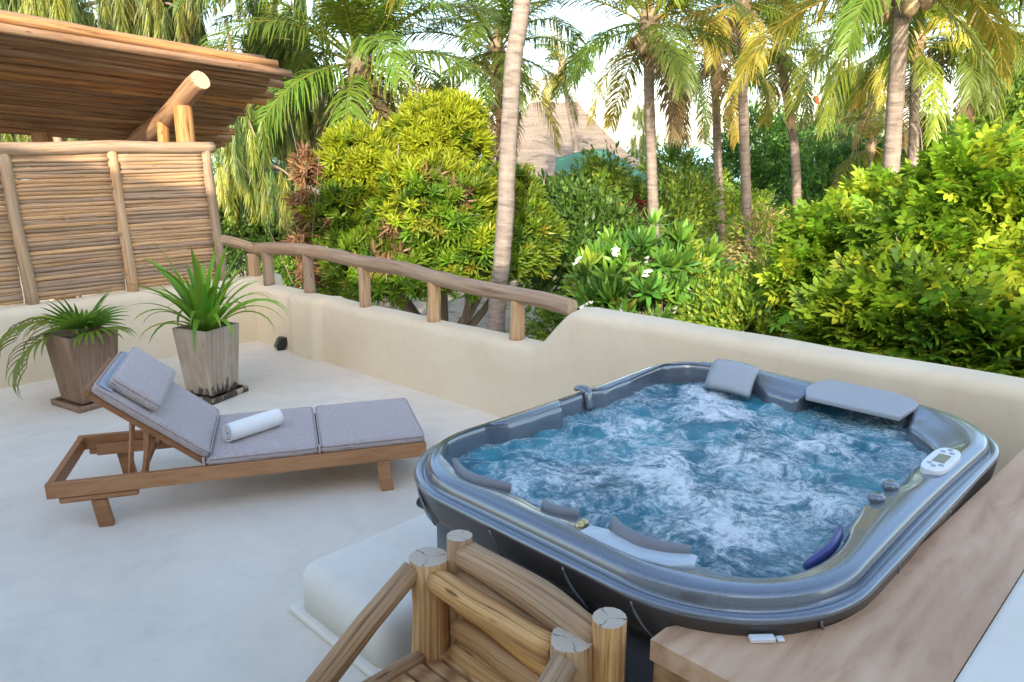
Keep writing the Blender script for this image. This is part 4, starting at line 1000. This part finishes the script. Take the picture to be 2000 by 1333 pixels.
# young growth on the tops, dead sprays in a few patches
hz_ = (P[:, 2] - P[:, 2].min()) / np.ptp(P[:, 2]); ncl = np.array([mnoise.noise(Vector(p) * .9) for p in P.tolist()]); nd_ = np.array([mnoise.noise(Vector(p) * 1.25 + Vector((31, 7, 3))) for p in P.tolist()])
yg = (ncl + (hz_ - .45) * 1.1 + rng.normal(size=len(P)) * .22) > .12
pick = np.where(yg, rng.integers(0, 2, len(P)), np.where(rng.random(len(P)) < .25, 4, np.where(rng.random(len(P)) < .18, 5, rng.integers(2, 4, len(P)))))
dead = (nd_ > .60); pick = np.where(dead, rng.integers(6, 8, len(P)), pick)
scatter(mt, 'leaf_cluster', tp, P, D, 'leaf', pick, (.58, .86))
P2, D2 = crown_points(mb_, 500, (.35, .7)); me = bake('inner_foliage', tp, rng.integers(3, 5, 500), (lambda T: (T.__setitem__((slice(None), slice(0, 3), 3), P2 - np.array(mt.location)), T)[1])(frames(D2, rng.uniform(-.5, .5, 500), np.ones(500))), 'leaf'); mk('inner_foliage', me, mt)['kind'] = 'stuff'
branching(mt, (cen.x, cen.y, GROUND - .1), [b[0] for b in mb_], .20, 'bark', (cen.x + .1, cen.y + .1, GROUND + 1.6), 3)
# withered climber on its flank
dcl = [pxblob(600, 330, 22, 40, 12.2), pxblob(597, 400, 26, 45, 12.1), pxblob(592, 470, 22, 40, 12.0), pxblob(603, 530, 20, 45, 12.0)]
c0 = gy(600, 500, 12.1); wc = thing('withered_shrub', 'dry brown withered shrub at the flank of the mango tree', 'shrub', (c0.x, c0.y, GROUND))
P, D = crown_points(dcl, 260, (.2, 1.0), -.3); scatter(wc, 'leaf_cluster', [whorl(10, .13, .035, (.27, .15, .075), .9, (50, 150)), whorl(9, .14, .03, (.20, .10, .05), .9, (50, 150))], P, D, 'leaf_dry', rng.integers(0, 2, 260), keep=260)
branching(wc, (c0.x, c0.y, GROUND - .05), [b[0] for b in dcl] + [tuple(gy(598, 285, 12.2)), tuple(gy(585, 320, 12.2))], .05, 'twig', (c0.x, c0.y, GROUND + 1.2), 5)

# ---------------------------------------------------------------- shrubs with big paired leaflets beyond the parapet, right
random.seed(41)
LG, LY, LM, LD = (.17, .32, .022), (.28, .38, .03), (.12, .23, .018), (.06, .14, .016)
pn = [pinnate(5, .34, .13, .058, LG), pinnate(6, .36, .125, .056, LG), pinnate(5, .32, .13, .058, LY), pinnate(6, .36, .12, .055, LM), pinnate(5, .33, .13, .06, LD), pinnate(4, .26, .14, .062, LY)]
def leafy_shrub(name, label, blobs, n, px_base, Y, weights, trunk=.07):
    c = gy(px_base, 600, Y); t_ = thing(name, label, 'shrub', (c.x, c.y, GROUND))
    P, D = crown_points(blobs, n, (.6, 1.05), .35, .4); top = (P[:, 2] - P[:, 2].min()) / np.ptp(P[:, 2])
    nz = np.array([mnoise.noise(Vector(p) * 1.4) for p in P.tolist()]); pick = rng.choice(6, n, p=weights)
    pick = np.where((nz > .15) & (rng.random(n) < .7), rng.choice([2, 5], n), pick); pick = np.where((nz < -.25) & (rng.random(n) < .6), rng.choice([3, 4], n), pick)
    scatter(t_, 'leaf', pn, P, D + np.array([0, -.15, 0]), 'leaf', pick, (.6, .95), 300, .8)
    branching(t_, (c.x, c.y, GROUND - .05), [b[0] for b in blobs], trunk, 'bark', (c.x, c.y, GROUND + 1.7), px_base)
leafy_shrub('leafy_tree', 'tall leafy shrub with broad paired leaflets, tallest beyond the parapet', [pxblob(1900, 385, 85, 80, 7.0), pxblob(1800, 470, 85, 75, 7.2), pxblob(2010, 470, 110, 90, 6.6), pxblob(1870, 530, 120, 80, 6.8), pxblob(2060, 400, 95, 85, 6.8), pxblob(1980, 600, 150, 110, 6.3)], 2600, 1920, 7.1, [.3, .25, .15, .15, .05, .1], .09)
leafy_shrub('leafy_shrub', 'rounded yellow-tipped shrub between palm trunk and parapet', [pxblob(1630, 495, 85, 60, 8.4), pxblob(1580, 560, 55, 50, 8.2), pxblob(1715, 430, 65, 45, 8.8), pxblob(1700, 560, 95, 75, 8.0)], 1700, 1640, 8.4, [.25, .2, .22, .15, .05, .13], .06)
leafy_shrub('leafy_shrub', 'low dense shrub spilling along the outside of the high parapet', [pxblob(1670, 655, 70, 45, 6.2), pxblob(1770, 640, 100, 65, 6.0), pxblob(1880, 670, 120, 70, 5.7), pxblob(1990, 700, 110, 70, 5.4), pxblob(1730, 590, 80, 50, 6.6)], 2200, 1800, 6.3, [.25, .25, .1, .22, .10, .08], .06)
# ---------------------------------------------------------------- frangipani
random.seed(51)
pb = [pxblob(1190, 560, 70, 60, 10.6), pxblob(1270, 520, 80, 70, 10.8), pxblob(1340, 540, 55, 60, 11.0), pxblob(1250, 610, 110, 60, 10.2), pxblob(1160, 610, 50, 50, 10.4), pxblob(1330, 620, 60, 60, 10.3)]
c0 = gy(1250, 600, 10.7); fg = thing('frangipani_shrub', 'frangipani shrub with glossy leaf rosettes and white flowers behind the parapet', 'shrub', (c0.x, c0.y, GROUND))
rs = [whorl(18, .30, .07, (.09, .20, .03), .15, (12, 98), .3), whorl(17, .31, .072, (.15, .27, .035), .15, (12, 95), .3), whorl(18, .28, .07, (.07, .17, .028), .2, (15, 100), .3), whorl(15, .28, .07, (.27, .33, .04), .2, (12, 92), .25)]
P, D = crown_points(pb, 170, (.8, 1.02), .75, .15); D = D + np.array([0, -.35, 0]); scatter(fg, 'leaf_rosette', rs, P, D, 'leaf_glossy', rng.choice(4, 170, p=[.35, .3, .2, .15]), (.85, 1.15), 170)
branching(fg, (c0.x, c0.y, GROUND - .05), [b[0] for b in pb], .09, 'bark', (c0.x, c0.y, GROUND + 1.4), 8)
fl = Tpl()
for k in range(3):
    oc = Matrix.Translation((random.uniform(-.05, .05), random.uniform(-.05, .05), random.uniform(-.02, .03)))
    for i in range(5): fl.add(oval_leaf(.055, .038, .2, .2), oc @ Matrix.Rotation(i * 2 * PI / 5, 4, 'Z') @ Matrix.Rotation(-.5, 4, 'Y'), (.8, .78, .7))
flm = fl.mesh('flower', 'petal'); od_ = np.argsort(np.linalg.norm(P - np.array([0, 0, CAM_H]), axis=1))
for i in od_[1:66:3]:
    o = bpy.data.objects.new('flower', flm); col.objects.link(o); o.parent = fg; d = Vector(D[i].tolist()).normalized(); o.location = Vector(P[i].tolist()) + d * .22 + Vector((0, -.06, .05)) - fg.location; o.rotation_euler = (random.uniform(.3, 1.0), 0, random.uniform(0, 6))

# ---------------------------------------------------------------- coconut palms
random.seed(61)
def frond(L, a0, bend, tint, nlf=78, lw=.036, llen=.80, hang=1.0, side_sag=0.0):
    """coconut frond along +X, midrib arching down, leaflets hanging"""
    tp = Tpl(); x = z = 0.0; a = a0; pts = []; angs = []; S = 26
    for i in range(S + 1):
        pts.append(Vector((x, 0, z))); angs.append(a); ds = L / S; x += math.cos(a) * ds; z += math.sin(a) * ds; a -= bend * (.35 + 1.3 * i / S) / S
    g = MB(); g.tube(pts, [.032 * (1 - .9 * i / S) + .003 for i in range(S + 1)], 5, cap=False, flat=.7); tp.add(g, Matrix(), (tint[0] * 1.25 + .03, tint[1] * 1.1, tint[2] + .01))
    for i in range(nlf):
        tt = .13 + .86 * i / (nlf - 1); f_ = tt * S; i0 = min(int(f_), S - 1); p = pts[i0].lerp(pts[i0 + 1], f_ - i0); a = angs[i0]
        T_ = Vector((math.cos(a), 0, math.sin(a))); N_ = Vector((-math.sin(a), 0, math.cos(a)))
        ll = llen * (.35 + .75 * math.sin(PI * min(1, .12 + tt * .85)) ** .8) * random.uniform(.85, 1.08)
        for s_ in (-1, 1):
            if random.random() < .09: continue
            d = (Vector((0, s_, 0)) * .8 + T_ * (.38 + .6 * tt) * random.uniform(.65, 1.3) + N_ * random.uniform(-.1, .45)).normalized(); q = p.copy(); col_ = tinge(tint, .16)
            g = MB(); wd = lw * random.uniform(.8, 1.15)
            wdir = T_.cross(d).cross(d); wdir = (T_ - d * T_.dot(d)).normalized()
            for k in range(5):
                w_ = wd * (.55, 1.0, .85, .5, .06)[k]
                g.v += [tuple(q - wdir * w_ / 2), tuple(q + wdir * w_ / 2)]
                d = (d + Vector((0, 0, -1)) * hang * (.14 + .12 * k) * random.uniform(.5, 1.4)).normalized(); q = q + d * ll / 4
                wdir = (wdir - d * wdir.dot(d)).normalized()
            for k in range(4): g.quadface((2 * k, 2 * k + 1, 2 * k + 3, 2 * k + 2))
            tp.add(g, Matrix(), col_)
    return tp
PG, PY, PO, PD = (.10, .165, .022), (.19, .235, .03), (.31, .27, .045), (.17, .13, .065)
FR = []
for tint, sh in ((PG, 'g'), (PY, 'y'), (PO, 'o')):
    FR.append([frond(3.3, R(68), 1.0, tint, hang=.7), frond(3.5, R(45), 1.35, tint), frond(3.5, R(22), 1.5, tint), frond(3.3, R(-8), 1.35, tint, hang=1.2), frond(3.1, R(-38), .85, tint, hang=1.1)])
FRM = [[tp_.mesh('frond', 'leaf') for tp_ in r] for r in FR]
DEADF = frond(2.6, R(-55), .5, PD, 40, .04, .6, 1.0).mesh('frond', 'leaf_dry')
nut = MB(); nut.tube([(0, 0, -.14), (0, 0, -.10), (0, 0, 0), (0, 0, .09), (0, 0, .13)], [.03, .09, .125, .085, .02], 9)
NUTM = None
def palm(label, pxpath, Y, r, crown_px, n=22, scale=1.0, mixw=(.5, .35, .15), seed=0, nuts=5, dead=2, lean=0.0):
    random.seed(100 + seed); P = [gy(x, y, Y) for x, y in pxpath]; d = (P[0] - P[1]).normalized() if len(P) > 1 else Vector((0, 0, -1))
    c = gy(*crown_px, Y); b = P[0]; down = Vector((d.x, 0, d.z)) / max(abs(d.z), .2); base = b + down * (b.z - GROUND) * (.7 if abs(d.x) > .15 else 1.0); base.z = GROUND - .05
    t_ = thing('coconut_palm', label, 'palm', (base.x, base.y, GROUND))
    O_ = t_.location; path = catmull([base] + P + [c], 7); m_ = len(path)
    g = MB(); fine = []
    for i in range(m_ - 1):
        for k in range(4): fine.append(path[i].lerp(path[i + 1], k / 4))
    fine.append(path[-1]); mm = len(fine)
    rr = [r * (1.0 - .18 * i / mm) * (1 + .035 * (i % 2)) * (1.35 if i < 3 else 1) for i in range(mm)]
    g.tube([p - O_ for p in fine], rr, 11, .08, seed); g.build('trunk', ['palm_bark', 'palm_bark_end'], t_, True)
    g = MB(); g.tube([c - O_ + Vector((0, 0, z)) for z in (-.35, -.15, .1, .35, .6)], [r * .9, r * 1.5, r * 1.7, r * 1.2, r * .4], 9, .4, seed); g.build('crown_heart', 'twig', t_, True)
    for i in range(n):
        q = i / n; az = i * 2.399 + random.uniform(-.2, .2); lvl = min(4, int(q ** 1.3 * 4.75)); ci_ = random.choices((0, 1, 2), mixw)[0]
        if q > .75 and random.random() < .35: ci_ = 2
        o = bpy.data.objects.new('frond', FRM[ci_][lvl]); col.objects.link(o); o.parent = t_
        o.location = c - O_ + Vector((math.cos(az) * r, math.sin(az) * r, .30 - .35 * q)); o.rotation_euler = (random.uniform(-.25, .25), random.uniform(-.14, .14), az)
        s_ = scale * .92 * random.uniform(.84, 1.08); o.scale = (s_, s_, s_)
    for i in range(dead):
        az = random.uniform(0, 6.28); o = bpy.data.objects.new('frond', DEADF); col.objects.link(o); o.parent = t_; o.location = c - O_ + Vector((math.cos(az) * r, math.sin(az) * r, -.1)); o.rotation_euler = (0, 0, az); o.scale = (scale,) * 3
    global NUTM
    for i in range(nuts):
        az = i * 1.3 + seed
        if NUTM is None:
            o = nut.build('coconut', 'twig', t_, 'all'); NUTM = o.data
        else: o = bpy.data.objects.new('coconut', NUTM); col.objects.link(o); o.parent = t_
        o.location = c - O_ + Vector((math.cos(az) * (r + .18), math.sin(az) * (r + .18), -.28 - .12 * (i % 2)))
palm('tall grey palm trunk rising straight beyond the log railing, its crown overhead', [(967, 640), (985, 450), (992, 300), (1003, 120), (1020, 0)], 10.5, .128, (1060, -430), 18, 1.0, (.3, .4, .3), 1, 5, 0)
palm('broad green coconut palm with arching fronds above the mango tree', [(703, 380), (703, 250)], 16.5, .16, (702, 130), 38, 1.08, (.72, .28, .0), 2, 6, 2)
palm('green palm with dark slender trunk partly hidden by the tall grey trunk', [(976, 330), (975, 220)], 20, .11, (970, 105), 28, .98, (.75, .22, .03), 3, 4, 2)
palm('slender palm with hanging brown fronds standing behind the frangipani', [(1278, 480), (1273, 330), (1268, 180)], 16, .12, (1266, 55), 28, .86, (.4, .4, .2), 4, 7, 4)
palm('palm with thin trunk reaching the sandy path right of the frangipani', [(1418, 542), (1405, 380), (1400, 240)], 25, .15, (1395, 120), 24, .95, (.6, .3, .1), 5, 5, 3)
palm('palm with curved trunk in front of the dark far trees', [(1557, 425), (1553, 300), (1537, 190)], 26, .16, (1522, 95), 26, 1.0, (.55, .35, .1), 6, 5, 3)
palm('stout ringed palm trunk rising out of the yellow-tipped shrub', [(1738, 375), (1750, 180), (1760, 40)], 11.5, .125, (1768, -40), 28, .9, (.5, .36, .14), 7, 6, 0)
palm('darker palm trunk close behind the stout ringed palm', [(1783, 330), (1786, 230)], 19, .13, (1788, 90), 24, .95, (.6, .3, .1), 8, 5, 2)
palm('leaning palm beside the tallest leafy shrub', [(1886, 240), (1893, 170)], 19.5, .14, (1905, 55), 24, .95, (.5, .4, .1), 9, 5, 2)
palm('small leaning palm in front of the thatched roof', [(1126, 300), (1116, 240), (1106, 185)], 31, .11, (1098, 140), 16, .7, (.4, .4, .2), 10, 3, 2)
palm('young low palm among the far trees', [(1700, 380), (1700, 330)], 27, .1, (1702, 290), 14, .8, (.4, .5, .1), 11, 0, 0)
palm('palm with crown cut by the top of the view between two slender palms', [(1455, 300), (1450, 150)], 21, .14, (1448, 10), 24, .9, (.35, .4, .25), 12, 5, 2)

# ---------------------------------------------------------------- casuarinas: weeping tassels of needles
random.seed(71)
def tassel(L, n, tint, wd=.007):
    tp = Tpl()
    for i in range(n):
        tt = random.random(); z = -L * tt * .75; az = random.uniform(0, 6.28); ln = L * random.uniform(.22, .42); sp_ = random.uniform(.10, .55)
        d0 = Vector((math.cos(az) * sp_, math.sin(az) * sp_, -1)).normalized(); p = Vector((math.cos(az), math.sin(az), 0)) * random.uniform(0, .05) + Vector((0, 0, z)); wv = Vector((-math.sin(az + 1), math.cos(az + 1), 0)) * wd
        q = p + d0 * ln * .5; e = q + (d0 + Vector((0, 0, -.6))).normalized() * ln * .5; g = MB()
        g.v = [tuple(p - wv), tuple(p + wv), tuple(q - wv), tuple(q + wv), tuple(e)]; g.quadface((0, 1, 3, 2)); g.quadface((2, 3, 4)); tp.add(g, Matrix(), tinge(tint, .25))
    return tp
TS = [tassel(1.0, 90, (.17, .22, .05)), tassel(.9, 85, (.25, .28, .055)), tassel(1.1, 90, (.09, .145, .045)), tassel(.75, 70, (.33, .31, .08))]
def casuarina(label, base_px, Y, top_z, boughs, n, r=.16, seed=0, weights=(.35, .25, .3, .1), scale=(.8, 1.3)):
    random.seed(seed); b = gy(base_px, 500, Y); t_ = thing('casuarina_tree', label, 'tree', (b.x, b.y, GROUND)); O_ = t_.location
    g = MB(); tr = catmull([(b.x, b.y, GROUND - .05), (b.x + .2, b.y, GROUND + (top_z - GROUND) * .5), (b.x + .1, b.y + .1, top_z)], 8); g.tube([p - O_ for p in tr], np.linspace(r, r * .2, len(tr)).tolist(), 8, .15, seed)
    P = []; wts = []
    for (x, y, L_) in boughs:                       # pixel of bough tip, bough sag
        e = gy(x, y, Y + random.uniform(-1.2, 1.2)); s_ = Vector((b.x + .1, b.y, min(top_z - .2, max(e.z - .3, GROUND + 2.2)))); mid = s_.lerp(e, .55) + Vector((0, 0, L_))
        c_ = catmull([s_, mid, e], 10); g.tube([p - O_ for p in c_], np.linspace(r * .35, .012, len(c_)).tolist(), 5, .1, seed)
        k_ = max(4, n // len(boughs))
        for _ in range(k_):
            q = c_[int((random.random() ** .7) * (len(c_) - 1))] + Vector((random.gauss(0, .15), random.gauss(0, .2), random.gauss(.0, .12))); P.append(q)
    g.build('trunk', ['bark', 'bark_end'], t_, True); P = np.array([tuple(p) for p in P]); n_ = len(P)
    T = np.zeros((n_, 4, 4)); T[:, 3, 3] = 1; a_ = rng.uniform(0, 6.28, n_); s__ = rng.uniform(scale[0], scale[1], n_)
    T[:, 0, 0] = np.cos(a_) * s__; T[:, 0, 1] = -np.sin(a_) * s__; T[:, 1, 0] = np.sin(a_) * s__; T[:, 1, 1] = np.cos(a_) * s__; T[:, 2, 2] = s__; T[:, :3, 3] = P - np.array(O_)
    o = mk('crown', bake('crown', TS, rng.choice(4, n_, p=weights), T, 'leaf', rng.uniform(.75, 1.25, n_)), t_); o['kind'] = 'stuff'
def boughs(x0, x1, y0, y1, n, L_=.5): return [(random.uniform(x0, x1), random.uniform(y0, y1), random.uniform(.2, L_)) for _ in range(n)]
random.seed(81)
casuarina('weeping casuarina with long hanging tassels right of the screen', 470, 15, 4.2, boughs(425, 590, 150, 360, 16), 300, .13, 11, (.3, .35, .2, .15), (.7, 1.1))
casuarina('weeping casuarina towering over the pole roof at its outer end', 330, 17, 6.5, boughs(200, 540, -90, 150, 18), 330, .16, 12)
casuarina('weeping casuarina behind the middle of the pole roof', 130, 18, 6.8, boughs(-60, 320, -90, 110, 18), 330, .16, 13)
casuarina('far casuarina seen under the pole roof', 90, 22, 4.5, boughs(-60, 300, 120, 280, 20), 380, .15, 14, (.2, .15, .5, .15))
casuarina('dark casuarina between the pole roof and the broad palm', 560, 20, 6.0, boughs(470, 650, 0, 240, 18), 320, .14, 15, (.25, .1, .6, .05))
casuarina('thin pale casuarina far off beside the hut roof', 1250, 42, 5.0, boughs(1225, 1280, 190, 300, 12, .2), 110, .08, 16, (.1, .1, .7, .1), (.7, 1.1))
casuarina('feathery casuarina behind the leaning palm', 1960, 24, 6.2, boughs(1880, 2080, 60, 260, 22), 330, .14, 17, (.4, .2, .35, .05))
casuarina('casuarina half hidden behind the far palms', 1650, 36, 5.6, boughs(1590, 1740, 130, 290, 20), 300, .14, 18, (.4, .2, .35, .05), (.9, 1.4))

# ---------------------------------------------------------------- shrubs and trees of the garden
random.seed(91)
SP = {'dark': [spray(16, .13, .05, (.05, .115, .022), .5), spray(16, .13, .05, (.075, .155, .026), .5)], 'mid': [spray(16, .12, .05, (.12, .225, .026), .5), spray(16, .12, .05, (.17, .28, .03), .5)],
      'yellow': [spray(16, .10, .045, (.30, .35, .035), .42), spray(16, .10, .045, (.20, .29, .028), .42)], 'dry': [spray(14, .12, .04, (.33, .25, .11), .5), spray(14, .12, .04, (.21, .23, .06), .5)]}
ALLS = SP['dark'] + SP['mid'] + SP['yellow'] + SP['dry']
KI = {'dark': ([0, 1, 2], [.5, .35, .15]), 'mid': ([1, 2, 3, 4], [.15, .4, .35, .1]), 'yellow': ([3, 4, 5, 2], [.2, .4, .3, .1]), 'dry': ([6, 7, 3], [.4, .4, .2])}
def bush(name, label, blobs, n, kind, trunk=.07, scale=(.9, 1.5), cat='shrub', up=.3):
    c = np.mean([b[0] for b in blobs], axis=0); t_ = thing(name, label, cat, (c[0], c[1], GROUND)); P, D = crown_points(blobs, n, (.55, 1.06), up, .45); ok = P[:, 2] > GROUND + .05; P, D = P[ok], D[ok]; n = len(P)
    T = frames(D, rng.uniform(-3, 3, n), rng.uniform(scale[0], scale[1], n)); T[:, :3, 3] = P - np.array(t_.location)
    ids, ps = KI[kind]; o = mk('crown', bake('crown', ALLS, rng.choice(ids, n, p=ps), T, 'leaf', rng.uniform(.75, 1.25, n)), t_); o['kind'] = 'stuff'
    branching(t_, (c[0], c[1], GROUND - .05), [b[0] for b in blobs[:5]], trunk, 'bark', (c[0], c[1], GROUND + max(.3, (c[2] - GROUND) * .4)), int(abs(c[0] * 7)))
bush('feathery_shrub', 'dark green feathery shrub right behind the mango tree', [pxblob(1130, 460, 70, 55, 17), pxblob(1190, 490, 60, 50, 16.5), pxblob(1110, 530, 60, 60, 16), pxblob(1085, 430, 40, 40, 17.5)], 900, 'dark')
bush('leafy_bush', 'bright green bush with tall shoots below the thatched roof', [pxblob(1170, 390, 40, 35, 20), pxblob(1215, 420, 45, 35, 20), pxblob(1130, 405, 30, 28, 20.5), pxblob(1180, 345, 14, 22, 20)], 600, 'mid')
bush('leafy_bush', 'dull green bush around the foot of the slender palm', [pxblob(1240, 440, 60, 50, 22), pxblob(1320, 420, 60, 60, 23), pxblob(1290, 470, 60, 50, 21)], 650, 'mid')
bush('leafy_bush', 'yellow-green bush on both sides of the sandy path', [pxblob(1370, 410, 50, 50, 27), pxblob(1460, 450, 60, 60, 26), pxblob(1480, 530, 45, 50, 22)], 600, 'yellow')
bush('dry_bush', 'dry straw-coloured bush beside the path palm', [pxblob(1480, 480, 40, 50, 21), pxblob(1510, 540, 30, 45, 19)], 260, 'dry')
bush('round_tree', 'dark leafy tree with the sea at its left edge', [pxblob(1480, 295, 65, 60, 34), pxblob(1560, 310, 55, 50, 35), pxblob(1445, 370, 50, 50, 33), pxblob(1530, 380, 70, 50, 33)], 1000, 'dark', .15, (1.2, 2.0), 'tree')
bush('round_tree', 'green leafy tree left of the sea gap', [pxblob(1310, 345, 40, 40, 32), pxblob(1350, 385, 50, 40, 32), pxblob(1300, 395, 50, 40, 31)], 650, 'mid', .12, (1.1, 1.8), 'tree')
bush('round_tree', 'dark leafy tree behind the stout ringed palm', [pxblob(1640, 360, 80, 60, 30), pxblob(1720, 340, 70, 60, 31), pxblob(1620, 420, 90, 60, 29), pxblob(1800, 350, 70, 70, 30)], 950, 'dark', .14, (1.2, 1.9), 'tree')
bush('round_tree', 'olive green tree behind the tallest leafy shrub', [pxblob(1960, 270, 70, 60, 20), pxblob(2040, 250, 70, 80, 20), pxblob(1860, 300, 60, 50, 22)], 650, 'mid', .12, (1.0, 1.6), 'tree')
bush('low_bush', 'low yellow-green bush at the end of the sandy path', [pxblob(1430, 610, 55, 40, 9.6), pxblob(1510, 600, 60, 45, 9.4), pxblob(1480, 650, 70, 40, 8.6), pxblob(1400, 650, 40, 35, 9.0)], 900, 'yellow', .04, (.55, .9))
bush('low_bush', 'dark shrub below the weeping casuarina by the railing', [pxblob(500, 450, 50, 45, 15.5), pxblob(450, 470, 50, 45, 15), pxblob(540, 490, 35, 35, 15)], 480, 'dark', .05, (.8, 1.2))
bush('low_bush', 'small green shrub under the railing beside the mango tree', [pxblob(590, 560, 50, 35, 13), pxblob(660, 560, 40, 35, 12.4), pxblob(540, 540, 35, 30, 13)], 420, 'mid', .04, (.6, .9))
bush('low_bush', 'tiny green shrub where the parapet curves up', [pxblob(1085, 640, 30, 25, 11.0)], 120, 'mid', .03, (.5, .7))
bush('hedge', 'distant dark treeline closing the garden on the left', [pxblob(x, 330 + 30 * math.sin(x * .02), 130, 110, 45) for x in range(-100, 760, 150)], 1100, 'dark', .15, (1.6, 2.8), 'hedge')
bush('hedge', 'distant green treeline behind the palms on the right', [pxblob(x, 335 + 12 * math.sin(x * .05), 110, 50, 48) for x in range(1560, 2200, 130)], 900, 'mid', .15, (1.6, 2.6), 'hedge')
bush('hedge', 'distant green treeline below the thatched hut', [pxblob(x, 425, 80, 30, 33) for x in range(1000, 1480, 100)], 700, 'mid', .1, (1.0, 1.5), 'hedge')
# red flowers on one bush
rb = gy(1240, 425, 19); rbt = thing('flowering_bush', 'small bush with dark red flowers below the thatched roof', 'shrub', (rb.x, rb.y, GROUND))
rt = [spray(12, .09, .07, (.16, .012, .025), .3)]; P, D = crown_points([pxblob(1245, 428, 22, 18, 19)], 40); T = frames(D, rng.uniform(-3, 3, 40), np.ones(40)); T[:, :3, 3] = P - np.array(rbt.location)
mk('bloom', bake('bloom', rt, np.zeros(40, int), T, 'leaf'), rbt)['kind'] = 'stuff'; branching(rbt, (rb.x, rb.y, GROUND - .05), [tuple(rb)], .03, 'bark', (rb.x, rb.y, rb.z - .6), 2)

# ---------------------------------------------------------------- hut, canopy, kite, stone edging
HY = 40
hut = thing('thatched_hut', 'large hut with steep weathered thatched roof beyond the garden', 'hut', (gy(1110, 300, HY + 4).x, HY + 4, GROUND))
HO = hut.location
rA, rB = gy(1035, 212, HY + 4), gy(1128, 190, HY + 4); rA.z = rB.z = (rA.z + rB.z) / 2 + .05
ez = gy(1000, 345, HY - 1).z; xl, xr = gy(905, 345, HY).x, gy(1285, 345, HY).x
g = MB(); nx = 26; nz = 18
def roof_patch(a, b, c, d):            # ridge a-b, eave d-c
    base_ = len(g.v)
    for j in range(nz + 1):
        for i in range(nx + 1):
            p = a.lerp(b, i / nx).lerp(d.lerp(c, i / nx), j / nz); p = p + Vector((0, 0, -.35 * math.sin(PI * j / nz) + .10 * mnoise.noise(p * 1.3))); g.v.append(tuple(p - HO))
    for j in range(nz):
        for i in range(nx): q = base_ + j * (nx + 1) + i; g.quadface((q, q + nx + 1, q + nx + 2, q + 1))
e1, e2, e3, e4 = Vector((xl, HY - 1, ez)), Vector((xr, HY - 1, ez)), Vector((xr, HY + 9, ez)), Vector((xl, HY + 9, ez))
roof_patch(rA, rB, e2, e1); roof_patch(rB, rB + Vector((.01, 0, 0)), e3, e2); roof_patch(rB, rA, e4, e3); roof_patch(rA, rA - Vector((.01, 0, 0)), e1, e4)
g.build('roof', 'thatch', hut, 'all')
g = MB(); g.box(xl + .6 - HO.x, xr - .6 - HO.x, HY - .3 - HO.y, HY + 8.3 - HO.y, 0, ez - GROUND + .1); g.build('wall', 'villa_plaster', hut)
CY = 30
cn = thing('green_canopy', 'green canvas canopy stretched in front of the thatched hut', 'canopy', (gy(1180, 380, CY).x, CY, GROUND)); CO = cn.location
g = MB(); n1 = 24; n2 = 14
for j in range(n2 + 1):
    for i in range(n1 + 1):
        a = i / n1; b = j / n2
        x = 1085 + 185 * a; y = 292 + 10 * (1 - math.sin(PI * min(1, a * 1.2))) + 75 * max(0, a - .5) ** 1.2 * 1.4 + (58 - 10 * a) * b + (18 * (.5 - a) if a < .5 else 0)
        p = gy(x, y, CY - 2.2 * b); g.v.append(tuple(p - CO))
for j in range(n2):
    for i in range(n1): q = j * (n1 + 1) + i; g.quadface((q, q + 1, q + n1 + 2, q + n1 + 1))
o = g.build('canvas', 'green_canvas', cn, 'all'); sd = o.modifiers.new('s', 'SOLIDIFY'); sd.thickness = .03
for x, y, dy_ in ((1092, 335, -1.9), (1262, 385, -1.9), (1100, 300, 0.0), (1255, 335, 0.0)):
    p = gy(x, y, CY + dy_); MB().tube([(p.x - CO.x, p.y - CO.y, 0), (p.x - CO.x, p.y - CO.y, p.z - GROUND)], .05, 8).build('pole', 'twig', cn, True)
kt = thing('kite', 'distant red, white and green kite in the sky beside the far palm', 'kite', gy(1586, 182, 70))
for i, (mat, x0, x1) in enumerate((('kite_green', -.55, .0), ('kite_white', -.5, .35), ('kite_red', .25, .75))):
    g = MB()
    for k in range(9):
        a = k / 8; x = x0 + (x1 - x0) * a; zz = .55 - .9 * (x * .8) ** 2 - (.35 * i); g.v += [(x, 0, zz), (x + .1, .35, zz - .55)]
    for k in range(8): g.quadface((2 * k, 2 * k + 2, 2 * k + 3, 2 * k + 1))
    o = g.build('panel', mat, kt); sd = o.modifiers.new('s', 'SOLIDIFY'); sd.thickness = .03
random.seed(95)
def stone_wall(label, pa, pb, h, th=.35):
    a, b = Vector(pa), Vector(pb); t_ = thing('stone_wall', label, 'wall', (a.x, a.y, GROUND)); d = (b - a); L_ = d.length; d.normalize(); nrm = Vector((-d.y, d.x, 0)); row = 0; z = 0
    while z < h:
        rh = random.uniform(.14, .22); x = random.uniform(-.15, 0)
        while x < L_:
            wd = random.uniform(.2, .45); bm = bmesh.new(); bmesh.ops.create_cube(bm, size=1); bmesh.ops.bevel(bm, geom=bm.edges[:], offset=.16, segments=1, affect='EDGES')
            for v_ in bm.verts: v_.co = Vector((v_.co.x * (wd - .015), v_.co.y * (th + random.uniform(-.05, .05)), v_.co.z * (rh - .012))) + Vector((random.uniform(-.015, .015), random.uniform(-.02, .02), random.uniform(-.01, .01)))
            me = bpy.data.meshes.new('stone'); bm.to_mesh(me); bm.free(); me.materials.append(M['stone']); o = mk('stone', me, t_, 0, d * (x + wd / 2) + Vector((0, 0, z + rh / 2)), (0, 0, math.atan2(d.y, d.x))); x += wd
        z += rh
stone_wall('rough stone garden wall seen through the log railing', gz(540, 560, GROUND), gz(760, 600, GROUND), .9)
stone_wall('low stone edging beside the sandy clearing below the casuarina', gz(520, 470, GROUND), gz(640, 500, GROUND), .5)
